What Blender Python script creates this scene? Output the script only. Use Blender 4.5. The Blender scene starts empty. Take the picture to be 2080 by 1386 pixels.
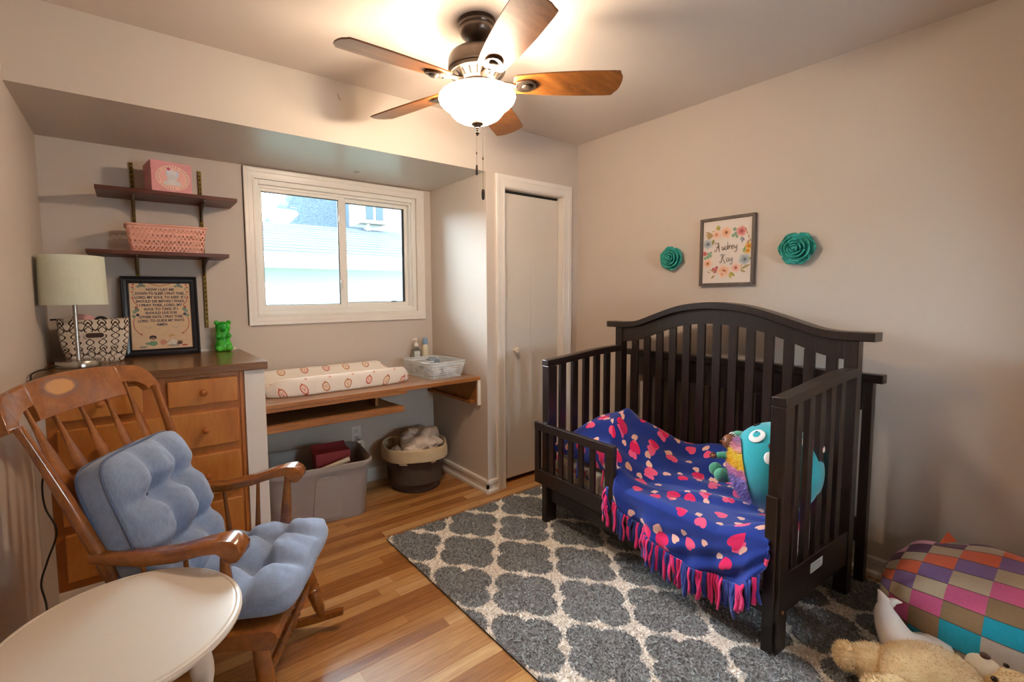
import bpy, math, random
import numpy as np
from mathutils import Matrix, Vector
random.seed(7); np.random.seed(7)
PI = math.pi
SC = bpy.context.scene
COL = SC.collection

# ------------------------------------------------------------------ camera
F_PX, YAW, PITCH, ROLL = 947.41, .6297, -.0749, .0098
cam_d = bpy.data.cameras.new('camera'); cam = bpy.data.objects.new('camera', cam_d); COL.objects.link(cam)
cam_d.sensor_width = 36.0; cam_d.lens = F_PX/2080*36; cam_d.shift_x = .0392; cam_d.shift_y = -.0089
cam_d.clip_start = .02; cam_d.clip_end = 200
_c, _s, _cp, _sp, _cr, _sr = math.cos(YAW), math.sin(YAW), math.cos(PITCH), math.sin(PITCH), math.cos(ROLL), math.sin(ROLL)
R0 = Vector((_c, -_s, 0)); R1 = Vector((-_sp*_s, -_sp*_c, _cp)); FW = Vector((_cp*_s, _cp*_c, _sp))
RT = _cr*R0 - _sr*R1; UPV = _sr*R0 + _cr*R1
cam.matrix_world = Matrix(((RT.x, UPV.x, -FW.x, 0), (RT.y, UPV.y, -FW.y, 0), (RT.z, UPV.z, -FW.z, 1.323), (0, 0, 0, 1)))
SC.camera = cam

# ------------------------------------------------------------------ world, exposure
W = bpy.data.worlds.new('sky'); SC.world = W; W.use_nodes = True
_bg = W.node_tree.nodes['Background']; _bg.inputs[0].default_value = (.80, .91, 1.0, 1); _bg.inputs[1].default_value = 31.0
SC.view_settings.view_transform = 'Standard'; SC.view_settings.look = 'None'
SC.view_settings.exposure = 1.10; SC.view_settings.gamma = 1.0; SC.view_settings.use_curve_mapping = False
SC.cycles.max_bounces = 10; SC.cycles.diffuse_bounces = 6; SC.cycles.transparent_max_bounces = 12
SC.cycles.use_denoising = True; SC.cycles.sample_clamp_indirect = 6.0

LAMP_COL = (1.0, .785, .58)      # warm bulbs of the ceiling fan
BULB_W = 7.6                    # each of three bulbs inside the bowl
BOWL_E = 16.5                   # glow of the frosted bowl

# ------------------------------------------------------------------ helpers
def lin(h):
    if isinstance(h, str):
        h = h.lstrip('#'); c = [int(h[i:i+2], 16)/255 for i in (0, 2, 4)]
        return tuple((x/12.92 if x <= .04045 else ((x+.055)/1.055)**2.4) for x in c)
    return tuple(h)

class MB:
    """collects shapes; mk() links them as ONE mesh object"""
    def __init__(s): s.v = []; s.f = []; s.c = []; s.col = None; s.mi = []; s.m = 0; s.uv = None
    def add(s, V, F):
        o = len(s.v); s.v += [tuple(p) for p in V]
        for f in F: s.f.append(tuple(i+o for i in f)); s.c.append(s.col); s.mi.append(s.m)
        return s
    def box(s, x0, x1, y0, y1, z0, z1, T=None):
        V = [(x, y, z) for z in (z0, z1) for y in (y0, y1) for x in (x0, x1)]
        if T: V = [T(*p) for p in V]
        return s.add(V, [(0, 2, 3, 1), (4, 5, 7, 6), (0, 1, 5, 4), (2, 6, 7, 3), (0, 4, 6, 2), (1, 3, 7, 5)])
    def prism(s, poly, fn, d0, d1):
        n = len(poly); V = [fn(a, b, d0) for a, b in poly] + [fn(a, b, d1) for a, b in poly]
        return s.add(V, [tuple(range(n))[::-1], tuple(range(n, 2*n))] + [(i, (i+1) % n, n+(i+1) % n, n+i) for i in range(n)])
    def lathe(s, prof, c=(0, 0, 0), n=28, T=None, caps=True):
        V = []; F = []
        for r, z in prof:
            for k in range(n):
                a = 2*PI*k/n; p = (c[0]+r*math.cos(a), c[1]+r*math.sin(a), c[2]+z); V.append(T(*p) if T else p)
        m = len(prof)
        for j in range(m-1):
            for k in range(n): F.append((j*n+k, j*n+(k+1) % n, (j+1)*n+(k+1) % n, (j+1)*n+k))
        if caps: F.append(tuple(range(n))[::-1]); F.append(tuple(range((m-1)*n, m*n)))
        return s.add(V, F)
    def tube(s, pts, rad, n=10, caps=True, sx=1, sy=1, up=None):
        P = [Vector(p) for p in pts]; m = len(P)
        if not hasattr(rad, '__len__'): rad = [rad]*m
        V = []; F = []; N = None
        for i in range(m):
            t = (P[min(i+1, m-1)]-P[max(i-1, 0)]).normalized()
            if N is None:
                a = Vector(up) if up else (Vector((0, 0, 1)) if abs(t.z) < .9 else Vector((1, 0, 0)))
                N = (a - t*a.dot(t)).normalized()
            else: N = (N - t*N.dot(t)).normalized()
            B = t.cross(N)
            for k in range(n):
                a = 2*PI*k/n; V.append(P[i] + N*(math.cos(a)*rad[i]*sx) + B*(math.sin(a)*rad[i]*sy))
        for i in range(m-1):
            for k in range(n): F.append((i*n+k, i*n+(k+1) % n, (i+1)*n+(k+1) % n, (i+1)*n+k))
        if caps: F.append(tuple(range(n))[::-1]); F.append(tuple(range((m-1)*n, m*n)))
        return s.add(V, F)
    def strip(s, pts, w, t, up):
        """rectangular bar swept along pts; w along up, t across"""
        P = [Vector(p) for p in pts]; m = len(P); V = []; F = []
        if not hasattr(w, '__len__'): w = [w]*m
        if not hasattr(t, '__len__'): t = [t]*m
        for i in range(m):
            d = (P[min(i+1, m-1)]-P[max(i-1, 0)]).normalized(); u = Vector(up); u = (u-d*u.dot(d)).normalized(); b = d.cross(u)
            for a, e in ((-1, -1), (1, -1), (1, 1), (-1, 1)): V.append(P[i]+u*(a*w[i]/2)+b*(e*t[i]/2))
        for i in range(m-1):
            for k in range(4): F.append((i*4+k, i*4+(k+1) % 4, (i+1)*4+(k+1) % 4, (i+1)*4+k))
        F += [(3, 2, 1, 0), tuple(range(4*m-4, 4*m))]
        return s.add(V, F)
    def grid(s, fn, nu, nv, cu=False, cv=False, colfn=None, mfn=None):
        V = [fn(i/(nu if cu else nu-1), j/(nv if cv else nv-1)) for j in range(nv) for i in range(nu)]
        o = len(s.v); s.v += [tuple(p) for p in V]
        for j in range(nv if cv else nv-1):
            for i in range(nu if cu else nu-1):
                i2 = (i+1) % nu; j2 = (j+1) % nv
                s.f.append((o+j*nu+i, o+j*nu+i2, o+j2*nu+i2, o+j2*nu+i))
                s.c.append(colfn((i+.5)/nu, (j+.5)/nv) if colfn else s.col); s.mi.append(mfn((i+.5)/nu, (j+.5)/nv) if mfn else s.m)
        return s
    def ball(s, c, r, n=20, m=12, T=None, warp=None):
        r = r if hasattr(r, '__len__') else (r, r, r)
        V = []; F = []
        for j in range(m+1):
            th = PI*j/m
            for i in range(n):
                a = 2*PI*i/n; p = Vector((math.sin(th)*math.cos(a), math.sin(th)*math.sin(a), math.cos(th)))
                if warp: p = warp(p)
                q = Vector((p.x*r[0], p.y*r[1], p.z*r[2]))
                if T is not None: q = T @ q
                V.append(q+Vector(c))
        for j in range(m):
            for i in range(n): F.append((j*n+i, (j+1)*n+i, (j+1)*n+(i+1) % n, j*n+(i+1) % n))
        return s.add(V, F)
    def flat(s, pts, col=None):
        o = s.col
        if col is not None: s.col = lin(col)
        s.add(pts, [tuple(range(len(pts)))]); s.col = o
        return s

ROOT = {}
def _M(o):
    while o is not None:
        if o.name in ROOT: return ROOT[o.name]
        o = o.parent
    return Matrix()

def mk(name, mb, mat, parent=None, smooth=40, bevel=0, seg=2, local=False, subsurf=0, label=None, kind=None, solid=0, uv=None):
    me = bpy.data.meshes.new(name)
    V = np.array(mb.v, dtype=float)
    M = _M(parent) if parent is not None else Matrix()
    if parent is not None and not local:
        A = np.array(M.inverted()); V = V @ A[:3, :3].T + A[:3, 3]
    me.from_pydata(V.tolist(), [], mb.f); me.validate(clean_customdata=False)
    mats = mat if isinstance(mat, (list, tuple)) else [mat]
    for m in mats: me.materials.append(m)
    if len(mats) > 1 and len(me.polygons) == len(mb.mi): me.polygons.foreach_set('material_index', mb.mi)
    if any(c is not None for c in mb.c) and len(me.polygons) == len(mb.c):
        at = me.color_attributes.new('Col', 'FLOAT_COLOR', 'CORNER'); arr = []
        for p, c in zip(me.polygons, mb.c): arr += list((*(c or (.5, .5, .5)), 1.0))*p.loop_total
        at.data.foreach_set('color', arr)
    if uv is not None:
        l = me.uv_layers.new(name='UVMap'); vi = np.zeros(len(me.loops), dtype=int); me.loops.foreach_get('vertex_index', vi)
        l.data.foreach_set('uv', np.array(uv, dtype=float)[vi].ravel())
    if smooth:
        me.polygons.foreach_set('use_smooth', [True]*len(me.polygons))
        if smooth < 180: me.set_sharp_from_angle(angle=math.radians(smooth))
    o = bpy.data.objects.new(name, me); COL.objects.link(o)
    if parent is not None: o.parent = parent
    if solid:
        d = o.modifiers.new('solid', 'SOLIDIFY'); d.thickness = solid; d.offset = -1
    if bevel:
        b = o.modifiers.new('bevel', 'BEVEL'); b.width = bevel; b.segments = seg; b.limit_method = 'ANGLE'; b.angle_limit = math.radians(40); b.harden_normals = False
    if subsurf:
        b = o.modifiers.new('sub', 'SUBSURF'); b.levels = subsurf; b.render_levels = subsurf
    if label: o['label'] = label
    if kind: o['kind'] = kind
    return o

def thing(name, label, cat, loc=(0, 0, 0), rz=0, group=None, M=None):
    o = bpy.data.objects.new(name, None); COL.objects.link(o); o.empty_display_size = .05
    M = M or (Matrix.Translation(Vector(loc)) @ Matrix.Rotation(rz, 4, 'Z'))
    o.matrix_world = M; ROOT[o.name] = M.copy()
    o['label'] = label; o['category'] = cat
    if group: o['group'] = group
    return o

def tag(o, label, cat, group=None):
    o['label'] = label; o['category'] = cat
    if group: o['group'] = group
    return o

def struct(name, mb, mat, **k):
    o = mk(name, mb, mat, **k); o['kind'] = 'structure'; return o

def sroot(name, loc=(0, 0, 0)):
    o = bpy.data.objects.new(name, None); COL.objects.link(o); o.matrix_world = Matrix.Translation(Vector(loc)); ROOT[o.name] = o.matrix_world.copy()
    o['kind'] = 'structure'; return o

def cr(pts, n=8):
    """Catmull-Rom through pts"""
    P = [np.array(p, float) for p in pts]; P = [2*P[0]-P[1]]+P+[2*P[-1]-P[-2]]; out = []
    for i in range(1, len(P)-2):
        for k in range(n):
            t = k/n; a, b, c, d = P[i-1:i+3]
            out.append(.5*((2*b)+(-a+c)*t+(2*a-5*b+4*c-d)*t*t+(-a+3*b-3*c+d)*t**3))
    out.append(P[-2]); return [tuple(p) for p in out]

def hashn(x, y, s=0):
    return (math.sin(x*127.1+y*311.7+s*74.7)*43758.5453) % 1.0
def vnoise(x, y, s=0):
    ix, iy = math.floor(x), math.floor(y); fx, fy = x-ix, y-iy; fx = fx*fx*(3-2*fx); fy = fy*fy*(3-2*fy)
    a, b, c, d = hashn(ix, iy, s), hashn(ix+1, iy, s), hashn(ix, iy+1, s), hashn(ix+1, iy+1, s)
    return (a+(b-a)*fx)*(1-fy)+(c+(d-c)*fx)*fy
def sstep(a, b, x):
    t = min(1, max(0, (x-a)/(b-a))); return t*t*(3-2*t)

# ------------------------------------------------------------------ shader expressions
class NX:
    def __init__(s, nt, sock): s.nt = nt; s.k = sock
    def _op(s, op, b=None, c=None):
        n = s.nt.nodes.new('ShaderNodeMath'); n.operation = op; s.nt.links.new(s.k, n.inputs[0])
        for i, x in ((1, b), (2, c)):
            if x is None: continue
            if isinstance(x, NX): s.nt.links.new(x.k, n.inputs[i])
            else: n.inputs[i].default_value = x
        return NX(s.nt, n.outputs[0])
    def __add__(s, b): return s._op('ADD', b)
    def __sub__(s, b): return s._op('SUBTRACT', b)
    def __mul__(s, b): return s._op('MULTIPLY', b)
    def __truediv__(s, b): return s._op('DIVIDE', b)
    def pw(s, b): return s._op('POWER', b)
    def mn(s, b): return s._op('MINIMUM', b)
    def mx(s, b): return s._op('MAXIMUM', b)
    def lt(s, b): return s._op('LESS_THAN', b)
    def gt(s, b): return s._op('GREATER_THAN', b)
    def ab(s): return s._op('ABSOLUTE')
    def sin(s): return s._op('SINE')
    def cos(s): return s._op('COSINE')
    def fr(s): return s._op('FRACT')
    def fl(s): return s._op('FLOOR')
    def sq(s): return s._op('SQRT')
    def md(s, b): return s._op('FLOORED_MODULO', b)
def rng_(nt, x, a, b, lo=0., hi=1.):
    n = nt.nodes.new('ShaderNodeMapRange'); nt.links.new(x.k, n.inputs[0])
    for i, q in zip((1, 2, 3, 4), (a, b, lo, hi)): n.inputs[i].default_value = q
    return NX(nt, n.outputs[0])

def newmat(name):
    m = bpy.data.materials.new(name); m.use_nodes = True; nt = m.node_tree; return m, nt, nt.nodes['Principled BSDF']
def setp(b, **k):
    for a, v in k.items():
        key = {'rough': 'Roughness', 'metal': 'Metallic', 'spec': 'Specular IOR Level', 'trans': 'Transmission Weight', 'ior': 'IOR', 'sheen': 'Sheen Weight', 'coat': 'Coat Weight', 'coatr': 'Coat Roughness', 'alpha': 'Alpha', 'sss': 'Subsurface Weight', 'es': 'Emission Strength'}[a]
        b.inputs[key].default_value = v
def coords(nt, kind='Object', scale=(1, 1, 1), rot=(0, 0, 0), rand=False):
    n = nt.nodes
    if kind == 'World': g = n.new('ShaderNodeNewGeometry'); so = g.outputs['Position']
    else: t = n.new('ShaderNodeTexCoord'); so = t.outputs[kind]
    mp = n.new('ShaderNodeMapping'); mp.inputs['Scale'].default_value = scale; mp.inputs['Rotation'].default_value = rot
    nt.links.new(so, mp.inputs[0])
    if rand:
        oi = n.new('ShaderNodeObjectInfo'); va = n.new('ShaderNodeVectorMath'); va.operation = 'MULTIPLY_ADD'
        cx = n.new('ShaderNodeCombineXYZ')
        for i in range(3): nt.links.new(oi.outputs['Random'], cx.inputs[i])
        va.inputs[1].default_value = (37, 61, 91); nt.links.new(cx.outputs[0], va.inputs[0]); nt.links.new(mp.outputs[0], va.inputs[2])
        return va.outputs[0]
    return mp.outputs[0]
def noise(nt, vec, scale=5, detail=4, rough=.55, dist=0):
    n = nt.nodes.new('ShaderNodeTexNoise'); n.inputs['Scale'].default_value = scale; n.inputs['Detail'].default_value = detail
    n.inputs['Roughness'].default_value = rough; n.inputs['Distortion'].default_value = dist
    if vec is not None: nt.links.new(vec, n.inputs['Vector'])
    return NX(nt, n.outputs['Fac'])
def ramp(nt, x, stops):
    n = nt.nodes.new('ShaderNodeValToRGB'); nt.links.new(x.k, n.inputs[0]); e = n.color_ramp.elements
    while len(e) < len(stops): e.new(.5)
    for q, (p, c) in zip(e, stops): q.position = p; q.color = (*lin(c), 1)
    return n.outputs[0]
def mixc(nt, fac, a, b, mode='MIX'):
    n = nt.nodes.new('ShaderNodeMix'); n.data_type = 'RGBA'; n.blend_type = mode
    def put(sock, v):
        if isinstance(v, NX): nt.links.new(v.k, sock)
        elif hasattr(v, 'node'): nt.links.new(v, sock)
        elif isinstance(v, (int, float)): sock.default_value = v
        else: sock.default_value = (*lin(v), 1)
    put(n.inputs[0], fac); put(n.inputs[6], a); put(n.inputs[7], b); return n.outputs[2]
def bump(nt, b, h, strength=.3, dist=.002):
    n = nt.nodes.new('ShaderNodeBump'); n.inputs['Strength'].default_value = strength; n.inputs['Distance'].default_value = dist
    nt.links.new(h.k, n.inputs['Height']); nt.links.new(n.outputs[0], b.inputs['Normal'])
_mats = {}
def plain(name, col, rough=.5, var=0., vs=6, bmp=0., bs=200, kind='Object', **k):
    if name in _mats: return _mats[name]
    m, nt, b = newmat(name); setp(b, rough=rough, **k)
    c = lin(col)
    if var:
        v = noise(nt, coords(nt, kind), vs, 4)
        nt.links.new(ramp(nt, v, [(.3, tuple(x*(1-var) for x in c)), (.7, tuple(min(1, x*(1+var)) for x in c))]), b.inputs[0])
    else: b.inputs[0].default_value = (*c, 1)
    if bmp: bump(nt, b, noise(nt, coords(nt, kind), bs, 3), bmp, .001)
    _mats[name] = m; return m
def wood(name, c1, c2, c3, rough=.35, scale=(1, 1, 1), rot=(0, 0, 0), kind='Object', rand=True, coat=0, grain=1.0, sc=1.0):
    m, nt, b = newmat(name); setp(b, rough=rough, coat=coat, coatr=.12)
    v = coords(nt, kind, scale, rot, rand)
    big = noise(nt, v, 3*sc, 5, .6, .6*grain); fine = noise(nt, v, 26*sc, 4, .6)
    x = big*.7+fine*.3
    nt.links.new(ramp(nt, x, [(.28, c1), (.5, c2), (.72, c3)]), b.inputs[0])
    bump(nt, b, fine, .08, .001)
    return m
def vcol(name, rough=.7, bmp=0, bs=300, **k):
    m, nt, b = newmat(name); setp(b, rough=rough, **k)
    a = nt.nodes.new('ShaderNodeAttribute'); a.attribute_name = 'Col'; nt.links.new(a.outputs['Color'], b.inputs[0])
    if bmp: bump(nt, b, noise(nt, coords(nt), bs, 3), bmp, .001)
    return m
def fabric(name, col, rough=.9, weave=500, var=.12, bmp=.35, sheen=.2):
    m, nt, b = newmat(name); setp(b, rough=rough, sheen=sheen, spec=.2)
    v = coords(nt); a = noise(nt, coords(nt, scale=(1, 14, 1)), 40, 3); d = noise(nt, coords(nt, scale=(14, 1, 1)), 40, 3)
    x = a*.5+d*.5; c = lin(col)
    nt.links.new(ramp(nt, x, [(.35, tuple(q*(1-var*1.6) for q in c)), (.65, tuple(min(1, q*(1+var)) for q in c))]), b.inputs[0])
    bump(nt, b, noise(nt, v, weave, 2), bmp, .0008)
    return m

def textmesh(s, size, T, depth=.0006, ext=0):
    """flat lettering as vertices and faces; T maps (x, y) on the page to the world"""
    c = bpy.data.curves.new('txt', 'FONT'); c.body = s; c.size = size; c.align_x = 'CENTER'; c.resolution_u = 2; c.fill_mode = 'FRONT'
    if ext: c.offset = ext
    o = bpy.data.objects.new('txt', c); COL.objects.link(o)
    dg = bpy.context.evaluated_depsgraph_get(); me = bpy.data.meshes.new_from_object(o.evaluated_get(dg))
    V = [T(v.co.x, v.co.y) for v in me.vertices]; F = [tuple(p.vertices) for p in me.polygons]
    w = max([v.co.x for v in me.vertices])-min([v.co.x for v in me.vertices])
    bpy.data.objects.remove(o); bpy.data.curves.remove(c); bpy.data.meshes.remove(me)
    return V, F, w
# ------------------------------------------------------------------ the room
XL, XR, YC, YA, XA, ZS, ZC = -.335, 2.753, 2.415, 3.109, 1.883, 2.125, 2.44
Y0 = -1.05
def paint(name, c, rough=.55, bmp=.12):
    m, nt, b = newmat(name); setp(b, rough=rough, spec=.22 if 'soffit' not in name else .30)
    v = coords(nt, 'World'); big = noise(nt, v, 1.2, 3); c = lin(c)
    nt.links.new(ramp(nt, big, [(.3, tuple(x*.97 for x in c)), (.7, tuple(min(1, x*1.03) for x in c))]), b.inputs[0])
    bump(nt, b, noise(nt, v, 130, 3), bmp, .0015); return m
M_wall = paint('wall_paint', '#cbbfb4')
M_ceil = paint('ceiling_paint', '#dad0c7', .7, .2)
M_soffit = paint('soffit_paint', '#cdc3b8', .33, .06)
M_white = plain('white_trim_paint', '#e6e0d8', .35, var=.02)
M_door = paint('door_paint', '#d9d0c5', .4, .06)
M_vinyl = plain('white_vinyl', '#eceae4', .35)
M_dark = plain('dark_gap', '#191512', .8)

def B(*a): return MB().box(*a)
struct('wall_left', B(XL-.1, XL, Y0-.1, YA+.14, 0, ZC), M_wall, smooth=0)
struct('wall_right', B(XR, XR+.1, Y0-.1, YA+.14, 0, ZC), M_wall, smooth=0)
FX0, FX1, FZ0, FZ1 = 1.30, 1.70, 1.0, 1.62
m = MB(); m.box(XL, FX0, Y0-.1, Y0, 0, ZC); m.box(FX1, XR, Y0-.1, Y0, 0, ZC); m.box(FX0, FX1, Y0-.1, Y0, 0, FZ0); m.box(FX0, FX1, Y0-.1, Y0, FZ1, ZC)
struct('wall_front', m, M_wall, smooth=0)
struct('ceiling', B(XL-.1, XR+.1, Y0-.1, YA+.14, ZC, ZC+.1), M_ceil, smooth=0)
struct('soffit', B(XL, XA, YC, YA, ZS, ZC), M_soffit, smooth=0)
struct('wall_alcove', B(XA, XA+.1, YC, YA, 0, ZC), M_wall, smooth=0)
DX0, DX1, DZ = 2.034, 2.600, 2.047
m = MB(); m.box(XA+.1, DX0, YC, YC+.11, 0, ZC); m.box(DX1, XR, YC, YC+.11, 0, ZC); m.box(DX0, DX1, YC, YC+.11, DZ, ZC)
struct('wall_closet', m, M_wall, smooth=0)
WX0, WX1, WZ0, WZ1 = .64, 1.757, 1.222, 2.056
m = MB(); m.box(XL, WX0, YA, YA+.14, 0, ZC); m.box(WX1, XR, YA, YA+.14, 0, ZC); m.box(WX0, WX1, YA, YA+.14, 0, WZ0); m.box(WX0, WX1, YA, YA+.14, WZ1, ZC)
struct('wall_back', m, M_wall, smooth=0)
struct('wall_partition', B(.417, .507, YC-.003, YA, 0, .985), M_white, smooth=0)

# floor: a slab with every strip of oak as its own piece
def floor_mat():
    m, nt, b = newmat('oak_strips'); setp(b, spec=.7)
    oi = nt.nodes.new('ShaderNodeObjectInfo'); rnd = NX(nt, oi.outputs['Random'])
    v = coords(nt, 'World', (1.1, 14, 14), rand=True)
    g = noise(nt, v, 3.2, 6, .62, .9); f = noise(nt, coords(nt, 'World', (3, 90, 90), rand=True), 5, 3)
    x = g*.72+f*.28
    warm = ramp(nt, x, [(.25, '#8f5c30'), (.48, '#ba864c'), (.75, '#d2a56c')])
    dark = ramp(nt, x, [(.25, '#6a3c19'), (.5, '#98622f'), (.75, '#bb8447')])
    pale = ramp(nt, x, [(.25, '#ae8152'), (.5, '#d0a672'), (.75, '#e2c294')])
    k = rng_(nt, rnd, .25, .5); k2 = rng_(nt, rnd, .72, .95)
    nt.links.new(mixc(nt, k2, mixc(nt, k, dark, warm), pale), b.inputs[0])
    # worn varnish: the gloss differs from patch to patch
    wear = noise(nt, coords(nt, 'World'), 2.2, 4); rr = rng_(nt, wear, .25, .75, .27, .36); nt.links.new(rr.k, b.inputs['Roughness'])
    bump(nt, b, x, .1, .001); return m
M_oak = floor_mat()
fl = struct('floor', B(XL-.1, XR+.1, Y0-.1, YA+.14, -.08, -.02), plain('subfloor', '#3a2413', .9), smooth=0)
ROOT[fl.name] = Matrix()
PW = .0572
pm = MB().box(0, 1, 0, PW-.0008, -.02, 0)
plank0 = mk('plank', pm, M_oak, fl, smooth=0, local=True); first = True
y = YA-PW
rg = random.Random(3); nrow = 0
while y > -.62:
    x = XL
    L = rg.uniform(.25, .95)
    while x < XR-.01:
        if y < .95: L = max(L, 1.15)
        elif x > 1.15 and y < 2.2: L = max(L, 1.4)
        x2 = min(XR, x+L)
        if XR-x2 < .15: x2 = XR
        o = plank0 if first else plank0.copy()
        if not first: COL.objects.link(o); o.parent = fl
        first = False
        o.location = (x+.0004, y, -rg.uniform(0, .0006)); o.scale = (x2-x-.0008, 1, 1)
        x = x2; L = rg.uniform(.3, 1.15)
    y -= PW; nrow += 1
mk('plank_field', B(XL, XR, Y0, y+PW-.001, -.02, 0), M_oak, fl, smooth=0, local=True)

# baseboards with cap and shoe
def baseprof(h=.092):
    return [(0, 0), (.021, 0), (.021, .018), (.015, .026), (.013, .03), (.013, h-.03), (.019, h-.026), (.019, h-.006), (.015, h), (0, h)]
def baseboard(name, p0, p1, nrm):
    m = MB(); d = Vector(p1)-Vector(p0); n = Vector(nrm)
    m.prism(baseprof(), lambda a, b, t: Vector(p0)+d*t+n*a+Vector((0, 0, b)), 0, 1)
    return struct(name, m, M_white, smooth=0)
baseboard('baseboard_right', (XR, Y0, 0), (XR, YC, 0), (-1, 0, 0))
baseboard('baseboard_alcove', (XA, YC-.013, 0), (XA, YA, 0), (-1, 0, 0))
baseboard('baseboard_closet', (XA-.013, YC, 0), (1.957, YC, 0), (0, -1, 0))
baseboard('baseboard_back', (.507, YA, 0), (XA, YA, 0), (0, -1, 0))
baseboard('baseboard_left', (XL, Y0, 0), (XL, YC-.02, 0), (1, 0, 0))
baseboard('baseboard_front', (XL, Y0, 0), (XR, Y0, 0), (0, 1, 0))

# closet door: casing of three stepped boards, jamb, two bifold leaves, track, knob
def casing_prof(w): return [(0, 0), (0, .011), (w*.16, .0125), (w*.19, .011), (w*.58, .0135), (w*.64, .0165), (w*.95, .018), (w, .015), (w, 0)]
def casing(name, corners, nrm, w, parent=None, mat=M_white):
    """mitred boards round an opening; corners run along the inner edge"""
    n = Vector(nrm); C_ = [Vector(c) for c in corners]
    for i in range(len(C_)-1):
        a, b = C_[i], C_[i+1]; d = (b-a).normalized(); out = d.cross(n).normalized()
        cen = sum(C_, Vector())/len(C_)
        if out.dot((a+b)/2-cen) < 0: out = -out
        open_ = (C_[0]-C_[-1]).length > .01
        ma = 0 if (i == 0 and open_) else 1; mb_ = 0 if (i == len(C_)-2 and open_) else 1
        pr = casing_prof(w); V = []; k = len(pr)
        for (q, h) in pr: V.append(a+out*q-d*(q*ma)+n*h)
        for (q, h) in pr: V.append(b+out*q+d*(q*mb_)+n*h)
        m = MB().add(V, [tuple(range(k))[::-1], tuple(range(k, 2*k))]+[(j, (j+1) % k, k+(j+1) % k, k+j) for j in range(k)])
        o = mk(name, m, mat, parent, smooth=0)
        if parent is None: o['kind'] = 'structure'
casing('trim_1', [(DX0, YC, 0), (DX0, YC, DZ), (DX1, YC, DZ), (DX1, YC, 0)], (0, -1, 0), .078)
d1 = sroot('door_1', ((DX0+DX1)/2, YC+.05, 0))
mid = (DX0+DX1)/2
m = MB(); m.box(DX0-.001, DX0+.006, YC-.001, YC+.11, 0, DZ); m.box(DX1-.006, DX1+.001, YC-.001, YC+.11, 0, DZ); m.box(DX0, DX1, YC-.001, YC+.11, DZ-.006, DZ+.001)
mk('door_jamb', m, M_white, d1, smooth=0)
for a, b in ((DX0+.009, mid-.0004), (mid+.0004, DX1-.009)): mk('door_leaf', B(a, b, YC+.045, YC+.078, .036, DZ-.024), M_door, d1, smooth=0, bevel=.002)
mk('track', B(DX0+.006, DX1-.006, YC+.05, YC+.08, DZ-.018, DZ-.006), M_dark, d1, smooth=0)
mk('door_knob', MB().lathe([(.004, 0), (.011, .001), (.009, .008), (.008, .016), (.017, .022), (.021, .03), (.020, .037), (.012, .042), (.006, .041), (.0045, .037)], T=lambda x, y_, z: (2.158+x, YC+.045-z, .948+y_)), plain('ivory_knob', '#e8ddca', .25), d1)

# window
w1 = sroot('window_1', ((WX0+WX1)/2, YA, WZ0))
m = MB(); m.box(WX0-.0655, WX1+.064, YA-.002, YA-.0005, WZ1+.062, WZ1+.0652); m.box(WX0-.0652, WX0-.062, YA-.002, YA-.0005, WZ0-.06, WZ1+.0652)
mk('caulk_gap', m, M_dark, w1, smooth=0, kind='stuff')
casing('window_casing', [(WX0, YA, WZ0), (WX0, YA, WZ1), (WX1, YA, WZ1), (WX1, YA, WZ0), (WX0, YA, WZ0)], (0, -1, 0), .062, w1)
def ring(x0, x1, z0, z1, wl, wr, wb, wt, y0, y1):
    m = MB(); m.box(x0, x0+wl, y0, y1, z0, z1); m.box(x1-wr, x1, y0, y1, z0, z1); m.box(x0+wl, x1-wr, y0, y1, z0, z0+wb); m.box(x0+wl, x1-wr, y0, y1, z1-wt, z1); return m
mk('window_frame', ring(WX0, WX1, WZ0, WZ1, .026, .03, .03, .03, YA+.008, YA+.125), M_vinyl, w1, smooth=0, bevel=.002)
mk('window_frame_lip', ring(WX0+.026, WX1-.03, WZ0+.03, WZ1-.03, .010, .012, .012, .016, YA+.03, YA+.115), M_vinyl, w1, smooth=0, bevel=.0015)
def glass_mat():
    m, nt, b = newmat('window_glass'); nt.nodes.remove(b); out = nt.nodes['Material Output']
    t = nt.nodes.new('ShaderNodeBsdfTransparent'); t.inputs[0].default_value = (.95, .98, .98, 1); g = nt.nodes.new('ShaderNodeBsdfGlossy'); g.inputs['Roughness'].default_value = .02
    fr = nt.nodes.new('ShaderNodeFresnel'); fr.inputs[0].default_value = 1.45; mx = nt.nodes.new('ShaderNodeMixShader')
    nt.links.new(fr.outputs[0], mx.inputs[0]); nt.links.new(t.outputs[0], mx.inputs[1]); nt.links.new(g.outputs[0], mx.inputs[2]); nt.links.new(mx.outputs[0], out.inputs[0]); return m
M_glass = glass_mat(); M_gasket = plain('black_gasket', '#20262a', .6)
def sash(x0, x1, z0, z1, wl, wr, wb, wt, y0, y1):
    s = mk('sash', ring(x0, x1, z0, z1, wl, wr, wb, wt, y0, y1), M_vinyl, w1, smooth=0, bevel=.0025)
    gx0, gx1, gz0, gz1 = x0+wl, x1-wr, z0+wb, z1-wt; yg = (y0+y1)/2
    mk('pane', B(gx0-.004, gx1+.004, yg-.002, yg+.002, gz0-.004, gz1+.004), M_glass, s, smooth=0)
    mk('gasket', ring(gx0, gx1, gz0, gz1, .004, .004 if x0 < 1 else .016, .004, .004, yg-.004, yg+.006), M_gasket, s, smooth=0)
    return s
s1 = sash(WX0+.026, 1.222, WZ0+.03, WZ1-.03, .020, .046, .030, .036, YA+.035, YA+.062)
s2 = sash(1.19, WX1-.034, WZ0+.034, WZ1-.034, .048, .030, .036, .038, YA+.068, YA+.095)
for z in (1.86, 1.42):
    mk('sash_latch', MB().ball((1.184, YA+.030, z), (.012, .012, .034), 14, 10), M_vinyl, w1)
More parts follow.
